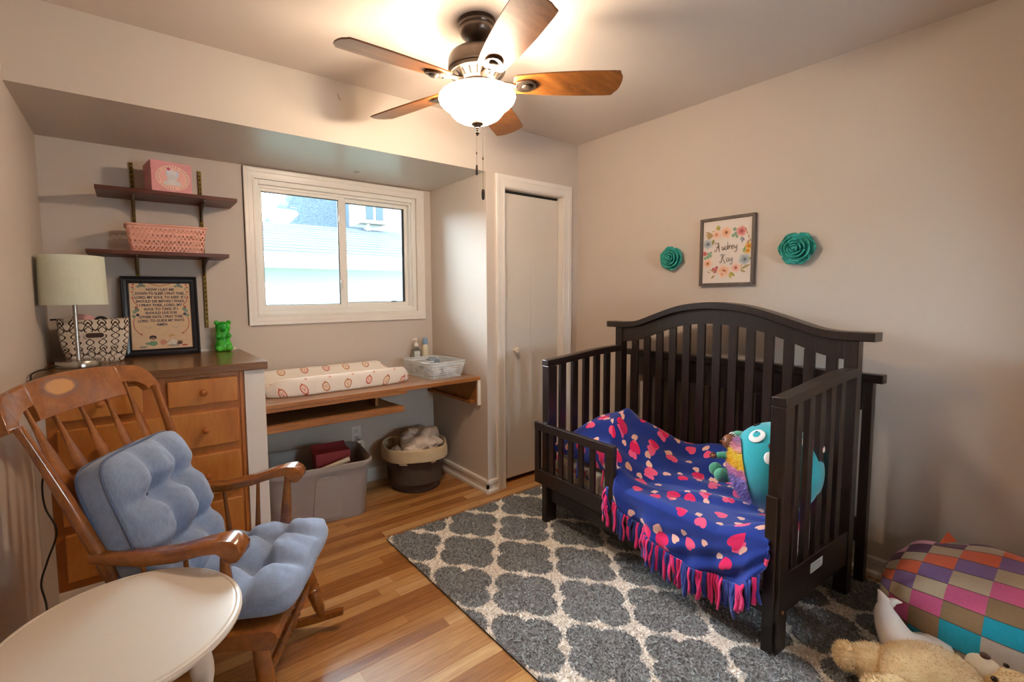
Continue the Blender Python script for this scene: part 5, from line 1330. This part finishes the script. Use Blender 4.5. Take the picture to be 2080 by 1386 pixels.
for k in range(9):
    t = -1.0+2.3*k/8; c_ = dv(.020+.020*math.sin(t), .172+.043*math.cos(t), .040-.004*k)
    m.add([c_+dv(0, .006, 0), c_+dv(-.006, -.003, 0), c_+dv(.008, -.004, 0), c_+dv(.001, -.001, .006)], [(0, 1, 3), (1, 2, 3), (2, 0, 3), (0, 2, 1)])
mk('hood_teeth', m, M_wht, hood, local=True, smooth=0)
mk('hood_eye', MB().ball(dv(-.008, .196, .047), .0055, 10, 8), M_black, hood, local=True, smooth=180)
def stripe_mat():
    m, nt, b = newmat('striped_bib'); setp(b, rough=.9); t = nt.nodes.new('ShaderNodeTexCoord'); sp = nt.nodes.new('ShaderNodeSeparateXYZ'); nt.links.new(t.outputs['Object'], sp.inputs[0])
    nt.links.new(mixc(nt, (NX(nt, sp.outputs[2])*110.).fr().gt(.5), '#d8d8d2', '#5b6b68'), b.inputs[0]); return m
mk('striped_bib', MB().ball(dv(.012, .076, .008), (.037, .035, .052), 20, 14), stripe_mat(), dl, local=True, smooth=180)

# removed drop side of the crib stored between crib and wall
gt = thing('stored_crib_side', 'dark slatted crib side panel stored upright between the crib and the wall', 'crib side', CM @ Vector((.81, .63, 0)), -TH)
def gx(name, mb, **k): return mk(name, MB().add([(v-.81, u-.63, w) for v, u, w in mb.v], mb.f), M_esp, gt, local=True, smooth=0, bevel=.003, **k)
gx('top_rail', MB().box(.785, .835, -.040, 1.312, .928, .966)); gx('upper_rail', MB().box(.80, .822, .03, 1.245, .80, .927)); gx('bottom_rail', MB().box(.80, .822, .03, 1.245, .19, .30))
for u in (-.006, 1.244): gx('end_post', MB().box(.792, .830, u, u+.036, .008, .928))
for k in range(13): u = .098+.0858*k+.02; gx('slat', MB().box(.804, .818, u-.024, u+.024, .299, .801))
# ------------------------------------------------------------------ shag rug with trellis pattern
RX0, RX1, RY0, RY1 = 1.062, 2.668, -.02, 2.268
rug = thing('shag_rug', 'grey and white trellis shag rug under the crib', 'rug', ((RX0+RX1)/2, (RY0+RY1)/2, 0))
c_gray, c_white = lin('#989c9f'), lin('#fdf8f0')
def cell(x, y):
    """True inside a grey lobed cell"""
    X_ = (x-1.34)/.1945; Y_ = (y-1.025)/.217
    # staggered lattice: i+j even
    a = np.round((X_+Y_)/2); b = np.round((X_-Y_)/2); dx = (X_-(a+b))*.1945; dy = (Y_-(a-b))*.1945
    r = np.full_like(dx, 9.)
    for cx_, cy_ in ((.078, 0), (-.078, 0), (0, .078), (0, -.078)): r = np.minimum(r, np.hypot(dx-cx_, dy-cy_))
    tip = np.minimum(np.abs(dx)*.9+np.abs(dy)*1.6, np.abs(dx)*1.6+np.abs(dy)*.9)
    return (r < .0755)
mk('rug_backing', B(RX0, RX1, RY0, RY1, .0005, .007), plain('rug_backing', '#55524e', .95), rug, smooth=0)
def tufts():
    rs = np.random.RandomState(4)
    # dense felted bed of the pile
    nx, ny = 300, 430; bx = np.linspace(RX0, RX1, nx); by = np.linspace(RY0, RY1, ny); GX, GY = np.meshgrid(bx, by); P = np.c_[GX.ravel(), GY.ravel(), .0125+rs.uniform(-.0018, .0018, GX.size)]
    edge = (GX.ravel() < RX0+.002) | (GX.ravel() > RX1-.002) | (GY.ravel() < RY0+.002) | (GY.ravel() > RY1-.002); P[edge, 2] = .006
    q = np.arange(nx*ny).reshape(ny, nx); Fq = np.stack([q[:-1, :-1], q[:-1, 1:], q[1:, 1:], q[1:, :-1]], -1).reshape(-1, 4)
    mat = vcol('rug_wool', .95)
    me = bpy.data.meshes.new('pile_bed'); me.from_pydata((P-np.array(ROOT[rug.name].translation)).tolist(), [], Fq.tolist())
    ins = cell(P[:, 0]+rs.normal(0, .0025, len(P)), P[:, 1]+rs.normal(0, .0025, len(P))); g = rs.uniform(.8, 1.05, len(P))[:, None]
    c = np.c_[np.where(ins[:, None], np.array(c_gray)*g, np.array(c_white)*np.clip(g, .88, 1)), np.ones(len(P))]
    me.color_attributes.new('Col', 'FLOAT_COLOR', 'POINT').data.foreach_set('color', c.ravel()); me.materials.append(mat)
    o = bpy.data.objects.new('pile_bed', me); COL.objects.link(o); o.parent = rug
    sp_ = .0062
    gx_, gy_ = np.meshgrid(np.arange(RX0+.003, RX1, sp_), np.arange(RY0+.003, RY1, sp_)); x = gx_.ravel()+rs.uniform(-.5, .5, gx_.size)*sp_; y = gy_.ravel()+rs.uniform(-.5, .5, gx_.size)*sp_
    n = x.size; ins = cell(x, y); h = rs.uniform(.004, .010, n); lx_ = rs.normal(0, .0055, n); ly_ = rs.normal(0, .0055, n)
    a = rs.uniform(0, PI, n); w = rs.uniform(.0026, .0038, n); ca, sa_ = np.cos(a)*w, np.sin(a)*w
    P = np.zeros((n, 5, 3)); z0 = .011
    P[:, 0] = np.c_[x-ca, y-sa_, np.full(n, z0)]; P[:, 1] = np.c_[x+ca, y+sa_, np.full(n, z0)]
    P[:, 2] = np.c_[x+ca+lx_*.55, y+sa_+ly_*.55, z0+h*.65]; P[:, 3] = np.c_[x-ca+lx_*.55, y-sa_+ly_*.55, z0+h*.65]; P[:, 4] = np.c_[x+lx_*1.3, y+ly_*1.3, z0+h]
    me = bpy.data.meshes.new('pile'); me.vertices.add(5*n); me.vertices.foreach_set('co', (P-np.array(ROOT[rug.name].translation)).ravel())
    base = np.arange(n)[:, None]*5; loops = np.concatenate([base+np.array([0, 1, 2, 3]), base+np.array([3, 2, 4])], 1)
    me.loops.add(7*n); me.loops.foreach_set('vertex_index', loops.ravel())
    me.polygons.add(2*n); st_ = np.empty((n, 2), int); st_[:, 0] = np.arange(n)*7; st_[:, 1] = st_[:, 0]+4
    me.polygons.foreach_set('loop_start', st_.ravel()); me.update(calc_edges=True)
    g = rs.uniform(.74, 1.15, n)[:, None]; col = np.where(ins[:, None], np.array(c_gray)*g, np.array(c_white)*np.clip(g, .86, 1.04)); col = np.c_[col, np.ones(n)]
    at = me.color_attributes.new('Col', 'FLOAT_COLOR', 'POINT'); at.data.foreach_set('color', np.repeat(col, 5, 0).ravel())
    me.materials.append(mat); o = bpy.data.objects.new('pile', me); COL.objects.link(o); o.parent = rug; o['kind'] = 'stuff'
tufts()

# ------------------------------------------------------------------ name print in its frame, teal flowers
MF = Matrix.Translation(Vector((XR-.0015, 1.303, 1.567))) @ Matrix.Rotation(-PI/2, 4, 'Z')    # local x runs to the right along the wall, y into the wall
fp = thing('framed_name_print', 'grey framed print of a floral wreath around lettering on the right wall', 'picture', M=MF)
FW2, FH2 = .300, .388
M_gwood = wood('weathered_grey_wood', '#4b423c', '#5d524a', '#6d6157', .6, (9, 9, 1))
frame_profile_parts(FW2, FH2, [(0, 0), (0, .022), (.012, .022), (.012, .016), (.0125, .004), (.0125, 0)], M_gwood, fp, 'frame_rail') if False else None
m4 = [(-FW2/2, -FH2/2), (-FW2/2, FH2/2), (FW2/2, FH2/2), (FW2/2, -FH2/2)]
for i in range(4):
    a, b = Vector((m4[i][0], 0, m4[i][1])), Vector((m4[(i+1) % 4][0], 0, m4[(i+1) % 4][1])); d = (b-a).normalized(); inn = (-(a+b)/2); inn = (inn-d*inn.dot(d)).normalized()
    pr = [(0, .0), (0, -.024), (.016, -.024), (.016, 0)]; k = 4
    V = [a+inn*q+d*q+Vector((0, h_, 0)) for q, h_ in pr]+[b+inn*q-d*q+Vector((0, h_, 0)) for q, h_ in pr]
    mk('frame_rail', MB().add(V, [(3, 2, 1, 0), (4, 5, 6, 7)]+[(j, (j+1) % 4, 4+(j+1) % 4, 4+j) for j in range(4)]), M_gwood, fp, smooth=0, local=True, bevel=.001)
mk('print_paper', MB().box(-FW2/2+.015, FW2/2-.015, -.014, -.012, -FH2/2+.015, FH2/2-.015), plain('print_paper', '#ded3cb', .55), fp, smooth=0, local=True)
m = MB(); yl = [-.0142]
def P2(x, z): return (x, yl[0], z)
def leaf(x, z, ang, ln, wd, c):
    yl[0] -= .00002; a = math.radians(ang); pts = []
    for t, w in ((0, 0), (.25, .8), (.5, 1), (.75, .7), (1, 0), (.75, -.7), (.5, -1), (.25, -.8)):
        X_, Y_ = t*ln, w*wd/2; pts.append(P2(x+X_*math.cos(a)-Y_*math.sin(a), z+X_*math.sin(a)+Y_*math.cos(a)))
    m.flat(pts, c)
def rosette(x, z, r, cs, cen):
    r *= 1.18
    for k, (f, c) in enumerate(zip((1, .72, .45), cs)):
        yl[0] -= .00002; m.flat([P2(x+r*f*(1+.10*math.sin(5*t+k+x*90))*math.cos(t), z+r*f*(1+.10*math.sin(5*t+k+z*70))*math.sin(t)) for t in [2*PI*q/22 for q in range(22)]], c)
    yl[0] -= .00002; m.flat([P2(x+r*.2*math.cos(t)+r*.06, z+r*.24*math.sin(t)) for t in [2*PI*q/10 for q in range(10)]], cen)
PE = ('#e6c6b0', '#e3b496', '#dd9f7a'); BLU = ('#c0c3c4', '#a3abb0', '#8b97a0')
# leaves and flowers clockwise from the top
leaf(-.055, .115, 60, .034, .016, '#a39a3c'); leaf(-.085, .118, -10, .036, .015, '#a39a3c') ; leaf(-.045, .15, 235, .03, .013, '#b1a648')
rosette(-.005, .105, .027, PE, '#7a4a2a')
for (x, z, r) in ((.042, .118, .011), (.036, .085, .011), (.050, .094, .012), (.055, .077, .009)): leaf(x-r, z, 0, 2*r, 1.9*r, '#7fa083')
rosette(.078, .104, .023, ('#d99a96', '#c97a78', '#b95f60'), '#8e3a3e')
for k in range(4): leaf(.105+k*.006, .105-k*.022, 118-k*12, .022, .006, '#a58350')
for (x, z) in ((.080, .066), (.088, .062), (.077, .058), (.086, .052), (.092, .055), (.083, .045)): leaf(x-.004, z, 30, .009, .008, '#47586f')
rosette(.117, .018, .017, ('#dfae5c', '#d79a3c', '#c98a2c'), '#96601e'); rosette(.112, -.006, .014, ('#e0b468', '#d79a3c', '#c98a2c'), '#96601e'); leaf(.118, .055, 250, .03, .008, '#a58350')
leaf(.092, -.015, 75, .036, .015, '#7da05d'); leaf(.098, -.018, 110, .028, .012, '#93ad6d')
rosette(.098, -.052, .027, BLU, '#5b5f66'); leaf(.12, -.05, 20, .016, .012, '#8b8a4e')
leaf(.076, -.105, 25, .060, .014, '#a3925e'); leaf(.076, -.108, -25, .034, .012, '#a3925e'); leaf(.070, -.10, 50, .03, .008, '#b59f6c')
rosette(.052, -.096, .024, ('#e6c9bb', '#e2b7a3', '#d99d88'), '#a24a3c')
leaf(.022, -.118, -40, .038, .014, '#a39a3c'); leaf(.020, -.122, -75, .036, .013, '#b1a648')
rosette(-.012, -.112, .030, PE, '#9a5a34'); rosette(-.020, -.128, .014, PE, '#c99070')
for (x, z) in ((-.070, -.098), (-.062, -.112), (-.052, -.090), (-.058, -.104)): rosette(x, z, .008, ('#c98084', '#b85c60', '#a84c52'), '#8e3a3e')
leaf(-.045, -.118, 160, .06, .006, '#a58350'); leaf(-.062, -.132, 225, .03, .010, '#a08a48'); leaf(-.085, -.122, 150, .03, .005, '#a58350')
rosette(-.105, -.064, .022, PE, '#7a4a2a')
for (x, z, r) in ((-.100, -.012, .010), (-.090, -.022, .012), (-.104, -.030, .011), (-.118, -.036, .010), (-.085, -.004, .007)): leaf(x-r, z, 20, 2*r, 1.8*r, '#7fa083')
rosette(-.122, -.006, .012, ('#d58a86', '#c56a68', '#b35456'), '#8e3a3e')
rosette(-.106, .048, .024, BLU, '#4f5560')
leaf(-.072, .074, 255, .034, .013, '#8d8a4a'); 
rosette(-.058, .098, .022, ('#e6cbbb', '#e4bda6', '#dca98c'), '#b06a48')
for k in range(4): leaf(-.075, .095, 150+k*20, .052-k*.004, .013, '#ab8f5e')
mk('wreath_print', m, vcol('watercolour_ink', .6), fp, smooth=0, local=True)
# hand lettering: each stroke a thin flat ribbon
def stroke(mb, pts, w0, w1):
    P = cr(pts, 7); n = len(P)
    for i in range(n-1):
        a, b = Vector(P[i]), Vector(P[i+1]); d = (b-a); d = d.normalized() if d.length > 1e-9 else Vector((1, 0)); q = Vector((-d.y, d.x)); wa = w0+(w1-w0)*math.sin(PI*i/(n-1)); wb_ = w0+(w1-w0)*math.sin(PI*(i+1)/(n-1))
        mb.add([(a.x+q.x*wa/2, -.0163, a.y+q.y*wa/2), (b.x+q.x*wb_/2, -.0163, b.y+q.y*wb_/2), (b.x-q.x*wb_/2, -.0163, b.y-q.y*wb_/2), (a.x-q.x*wa/2, -.0163, a.y-q.y*wa/2)], [(3, 2, 1, 0)])
GL = {
 'A': (1.05, [[(.10, .16), (.02, .08), (.05, -.06), (.20, -.08), (.36, .20), (.52, .62), (.62, 1.02)], [(.62, 1.02), (.63, .60), (.66, .20), (.72, -.12), (.80, -.22)], [(.20, .40), (.45, .44), (.70, .40)], [(.04, .78), (.06, .92), (.20, .98), (.42, .90), (.62, 1.02)]]),
 'u': (.52, [[(.02, .40), (.08, .46), (.09, .20), (.16, .0), (.28, .06), (.38, .30), (.40, .46)], [(.40, .46), (.39, .18), (.44, .0), (.52, .08)]]),
 'd': (.52, [[(.38, .36), (.24, .48), (.06, .30), (.08, .06), (.22, .0), (.36, .18), (.42, .50), (.40, .95), (.36, 1.04)], [(.42, .5), (.42, .14), (.50, .02)]]),
 'r': (.40, [[(.04, .42), (.10, .46), (.11, .22), (.11, .0)], [(.11, .22), (.18, .42), (.28, .50), (.36, .42)]]),
 'e': (.42, [[(.06, .20), (.22, .26), (.34, .36), (.26, .48), (.12, .42), (.05, .22), (.12, .02), (.26, .0), (.40, .12)]]),
 'y': (.52, [[(.04, .44), (.08, .24), (.16, .10), (.28, .16), (.40, .48)], [(.42, .50), (.40, .10), (.36, -.28), (.22, -.40), (.08, -.30), (.16, -.18)]]),
 'K': (.98, [[(.14, .72), (.10, .88), (.22, .98), (.36, .90), (.42, .96), (.36, .50), (.26, .04), (.12, -.10), (.02, -.02), (.06, .12), (.16, .10)], [(.86, .98), (.70, .92), (.50, .60), (.36, .46)], [(.40, .48), (.58, .30), (.72, .0), (.84, -.20), (.96, -.16)]]),
 'a': (.50, [[(.38, .38), (.24, .48), (.07, .30), (.08, .06), (.20, .0), (.34, .16), (.40, .46)], [(.40, .46), (.39, .12), (.48, .0)]]),
}
m = MB()
def write(s, x0, z0, sc, slope=0):
    x = 0
    for ch in s:
        w, st_ = GL[ch]
        for q in st_: stroke(m, [(x0+(x+a)*sc*.84, z0+b*sc+slope*(x+a)*sc) for a, b in q], .0011, .0032)
        x += w
write('Audrey', -.066, .006, .0440, .03); write('Kay', -.036, -.060, .0440, .02)
mk('lettering', m, plain('print_ink', '#40322e', .6), fp, smooth=0, local=True)
M_tl = plain('teal_foam', '#36a79c', .55, var=.06, vs=20)
def flower(y, z, r, rot, label):
    M = Matrix.Translation(Vector((XR-.001, y, z))) @ Matrix.Rotation(-PI/2, 4, 'Z') @ Matrix.Rotation(rot, 4, 'Y')
    t = thing('wall_flower', label, 'wall flower', M=M, group=None); g = random.Random(int(r*1e4))
    mk('flower_back', MB().lathe([(.0, 0), (r*.35, 0), (r*.35, .012), (.0, .012)], n=20, T=lambda a, b, c: (a, -c, b), caps=False), M_tl, t, local=True)
    for (n_, r0, rl, wd, hgt, ph) in ((6, r*.28, r*.74, r*.95, .020, 0), (6, r*.20, r*.60, r*.80, .034, .5), (5, r*.14, r*.42, r*.62, .046, .2), (4, r*.08, r*.28, r*.46, .056, .9), (3, r*.03, r*.17, r*.34, .064, .4)):
        for k in range(n_):
            a = 2*PI*(k+ph)/n_+g.uniform(-.12, .12); ca, sa_ = math.cos(a), math.sin(a); V = []; F = []
            def pt(s, q, inner):
                w = wd*(.45+.55*math.sin(PI*min(1, .15+s*.62)))*(1 if s < .9 else 1-.5*((s-.9)/.1)**2); rad = r0+(rl)*s; tx_ = (q-.5)*w
                curl = .018*(r/.08)*s*s*(1.0 if hgt > .03 else .55)+.010*math.cos((q-.5)*PI)*s; bulg = (q-.5)**2*.05*(1-s*.3)
                rad -= abs(q-.5)**2*rl*.55*s
                h = hgt*.55+curl+bulg+hgt*.25*s+(.006*(1-abs(2*q-1)**3)*(s < .95))*0 - (.0055 if inner else 0)
                return (rad*ca-tx_*sa_, -h, rad*sa_+tx_*ca)
            mb = MB(); mb.grid(lambda u_, v_: pt(v_, u_, False), 9, 9); o = mk('petal', mb, M_tl, t, local=True, smooth=180, solid=.006, subsurf=0); o.modifiers['solid'].offset = 0
    mk('flower_heart', MB().ball((0, -.060, 0), (r*.16, .022, r*.16), 14, 10), M_tl, t, local=True, smooth=180)
flower(1.630, 1.550, .074, .3, 'teal foam flower on the right wall, left of the framed print')
flower(.952, 1.551, .083, 1.1, 'teal foam flower on the right wall, right of the framed print')

# ------------------------------------------------------------------ patchwork pouf
pcx, pcy = 2.400, .080
pf_ = thing('patchwork_pouf', 'large slumped pouf of colourful square patches in the right corner', 'pouf', (pcx, pcy, .028))
PCOL = ['#8f7556', '#1f9dbb', '#b8afa5', '#e0a0c2', '#5c2a52', '#bca98f', '#e0683e', '#8769a2', '#c2ae92', '#d3608f']
pm_ = []
for k, c in enumerate(PCOL): pm_.append(fabric('patch_%d' % k, c, .9, 350, .06, .35))
def pouf_pt(a, b):
    # b runs from the left end to the right end, a goes round from the back over the top to the front
    b = min(.9999, max(.0001, b)); th = PI*b; ph = PI*(1.22-2*a); rr = math.sin(th)**.60
    y = .395*math.cos(th)*(1 if abs(math.cos(th)) < 2 else 1); x = -.345*rr*math.cos(ph+PI); z = .172+.178*rr*math.copysign(abs(math.sin(ph))**.8, math.sin(ph))
    fold = .012*math.sin(b*30+6*a)*max(0, -math.cos(ph+PI))+.016*(vnoise(a*14, b*9, 4)-.5); k = 1+fold*2.2
    z += .012*(vnoise(a*9, b*7, 6)-.5)-.035*G2_(b, .62, .08)*G2_(a, .42, .10)
    return (pcx+x*k, pcy+y, .028+max(0, z+fold))
def G2_(x, c, s): return math.exp(-((x-c)/s)**2)
NPA, NPB = 20, 12
m = MB(); m.grid(pouf_pt, NPA*7, NPB*9+1, cu=True, mfn=lambda a, b: int((math.floor(b*NPB)-math.floor(a*NPA)+9) % 10))
mk('patchwork_cover', m, pm_, pf_, smooth=180)
m = MB()
for k in range(NPA): m.tube([Vector(pouf_pt((k)/NPA, .02+.96*i/60)) for i in range(61)], .0012, 5, caps=False)
mk('seams', m, plain('seam_shadow', '#5d4d42', .9), pf_, smooth=180)
mk('corner_tab', MB().add([(2.53, .345, .335), (2.60, .31, .335), (2.575, .335, .375), (2.53, .350, .335), (2.60, .316, .335)], [(0, 1, 2), (4, 3, 2), (3, 0, 2), (1, 4, 2), (0, 3, 4, 1)]), pm_[6], pf_, smooth=0)

# white fabric toys lying between pouf and bear
M_wc = fabric('white_toy_cotton', '#ece5df', .9, 350, .04, .4); M_wf = fabric('white_plush', '#eeeced', .95, 250, .04, .5, .4)
wt = thing('white_whale_toy', 'white cotton toy with raised forked tail between the pouf and teddy bear', 'plush toy', (2.06, .36, .03))
tp = [(2.060, .300, .105), (2.035, .330, .13), (2.030, .370, .165), (2.060, .405, .215), (2.085, .412, .245)]
mk('toy_body', MB().tube(cr(tp, 6), [.10*(1-.86*(i/24)**.8) for i in range(25)], 20).ball((2.06, .295, .10), (.10, .09, .08), 20, 14), M_wc, wt, smooth=180)
m = MB()
m.tube(cr([(2.078, .410, .232), (2.080, .420, .258), (2.078, .432, .280)], 4), [.020, .020, .019, .017, .014, .011, .008, .005, .002], 12, sx=.55)
m.tube(cr([(2.080, .408, .236), (2.095, .392, .250), (2.104, .372, .252)], 4), [.020, .020, .019, .017, .014, .012, .009, .006, .002], 12, sx=.6)
mk('tail_fluke', m, M_wc, wt, smooth=180)
wp_ = thing('white_plush_toy', 'white fuzzy soft toy lying behind the head of the teddy bear', 'plush toy', (2.20, .12, .12))
mk('plush_body', MB().tube(cr([(2.155, .215, .150), (2.19, .17, .16), (2.22, .10, .155), (2.24, .02, .14)], 6), [.042+.02*math.sin(PI*i/18) for i in range(19)], 16).ball((2.155, .215, .150), (.042, .042, .042), 14, 10).ball((2.24, .02, .14), .045, 14, 10), M_wf, wp_, smooth=180)

# teddy bear on its back in front of the pouf
BC = Vector((1.965, .275, .028)); TB = thing('teddy_bear', 'pale honey plush teddy bear lying on its back on the rug at lower right', 'teddy bear', BC)
def fur_mat():
    m, nt, b = newmat('honey_plush'); setp(b, rough=.95, sheen=.5, spec=.1); v = coords(nt); n1 = noise(nt, v, 14, 4)
    nt.links.new(ramp(nt, n1, [(.3, '#dfbe8a'), (.6, '#f2d9aa'), (.8, '#f6e5c2')]), b.inputs[0]); bump(nt, b, noise(nt, v, 160, 3), .6, .004); return m
M_fur = fur_mat(); M_muz = fabric('cream_muzzle', '#e8dcc6', .95, 250, .04, .4, .4)
ax = Vector((.62, -.78, 0)); ay = Vector((.78, .62, 0)); az = Vector((0, 0, 1))   # towards the head; away from the lens; up
def tb(a, b, c): return BC+ax*a+ay*b+az*c
TR = Matrix((ax, ay, az)).transposed()
parts = []
m = MB(); m.ball(tb(0, 0, .092), (.135, .105, .088), 36, 24, T=TR)
mk('torso', m, M_fur, TB, smooth=180)
for (p, r, nm) in (((-.125, .045, .075), (.075, .055, .060), 'leg'), ((-.100, -.060, .060), (.080, .055, .055), 'leg'), ((.085, -.095, .055), (.075, .040, .042), 'arm'), ((.075, .095, .075), (.065, .040, .045), 'arm')):
    o = mk(nm, MB().ball(tb(*p), r, 24, 16, T=TR), M_fur, TB, smooth=180)
    if nm == 'leg':
        q = (p[0]-.072, p[1]+(.01 if p[1] > 0 else -.01), p[2]+.002); mk('paw', MB().ball(tb(*q), (.036, .040, .044), 20, 14, T=TR), M_fur, o, smooth=180)
hd = mk('head', MB().ball(tb(.218, -.012, .095), (.098, .098, .092), 32, 22, T=TR), M_fur, TB, smooth=180)
mk('muzzle', MB().ball(tb(.158, .02, .142), (.052, .047, .046), 22, 16, T=TR), M_muz, hd, smooth=180)
mk('nose', MB().ball((2.058, .170, .211), (.013, .012, .010), 14, 10, T=TR), plain('brown_nose', '#5d463b', .5), hd, smooth=180)
for e_ in ((2.056, 0.127, 0.21), (2.02, 0.146, 0.172)): mk('eye', MB().ball(e_, .0078, 12, 8), plain('dark_eye', '#2c221e', .25), hd, smooth=180)
for b_ in (-.085, .075): mk('ear', MB().ball(tb(.275, b_, .10), (.020, .036, .036), 18, 12, T=TR), M_fur, hd, smooth=180)
def furry(o, n, L_, seed, cols):
    g = np.random.RandomState(seed); me = o.data; A = np.zeros(len(me.polygons)); me.polygons.foreach_get('area', A)
    C_ = np.zeros(len(me.polygons)*3); me.polygons.foreach_get('center', C_); C_ = C_.reshape(-1, 3); N_ = np.zeros(len(me.polygons)*3); me.polygons.foreach_get('normal', N_); N_ = N_.reshape(-1, 3)
    idx = g.choice(len(A), n, p=A/A.sum()); sp_ = np.sqrt(A[idx])[:, None]; p = C_[idx]+g.normal(0, .45, (n, 3))*sp_; p -= N_[idx]*((p-C_[idx])*N_[idx]).sum(1)[:, None]
    d = N_[idx]*.8+g.normal(0, .45, (n, 3))+np.array([-.25, .1, -.25]); d /= np.linalg.norm(d, axis=1)[:, None]; t = g.normal(0, 1, (n, 3)); t -= d*(t*d).sum(1)[:, None]; t /= np.linalg.norm(t, axis=1)[:, None]
    w = .0011; q = p+d*(L_*g.uniform(.6, 1.2, n))[:, None]; m = MB(); V = np.stack([p-t*w, p+t*w, q], 1).reshape(-1, 3)
    m.v = [tuple(x) for x in V]; m.f = [(3*i, 3*i+1, 3*i+2) for i in range(n)]; m.c = [lin(cols[k]) for k in g.randint(0, len(cols), n)]; m.mi = [0]*n
    return m
FC = ['#e4c592', '#f2d9aa', '#f8e8c8', '#ead0a0']; mf = vcol('honey_fur', .95)
src = [o for o in bpy.data.objects if o.type == 'MESH' and (o.parent == TB or (o.parent and o.parent.parent == TB)) and o.data.materials[0] == M_fur]
tot = MB()
for k, o in enumerate(src):
    f_ = furry(o, 5200 if o.name.startswith(('torso', 'head')) else 1900, .0095, k, FC); b0 = len(tot.v); tot.v += f_.v; tot.f += [tuple(i+b0 for i in q) for q in f_.f]; tot.c += f_.c; tot.mi += f_.mi
mk('fur', tot, mf, TB, smooth=0, local=True, kind='stuff')
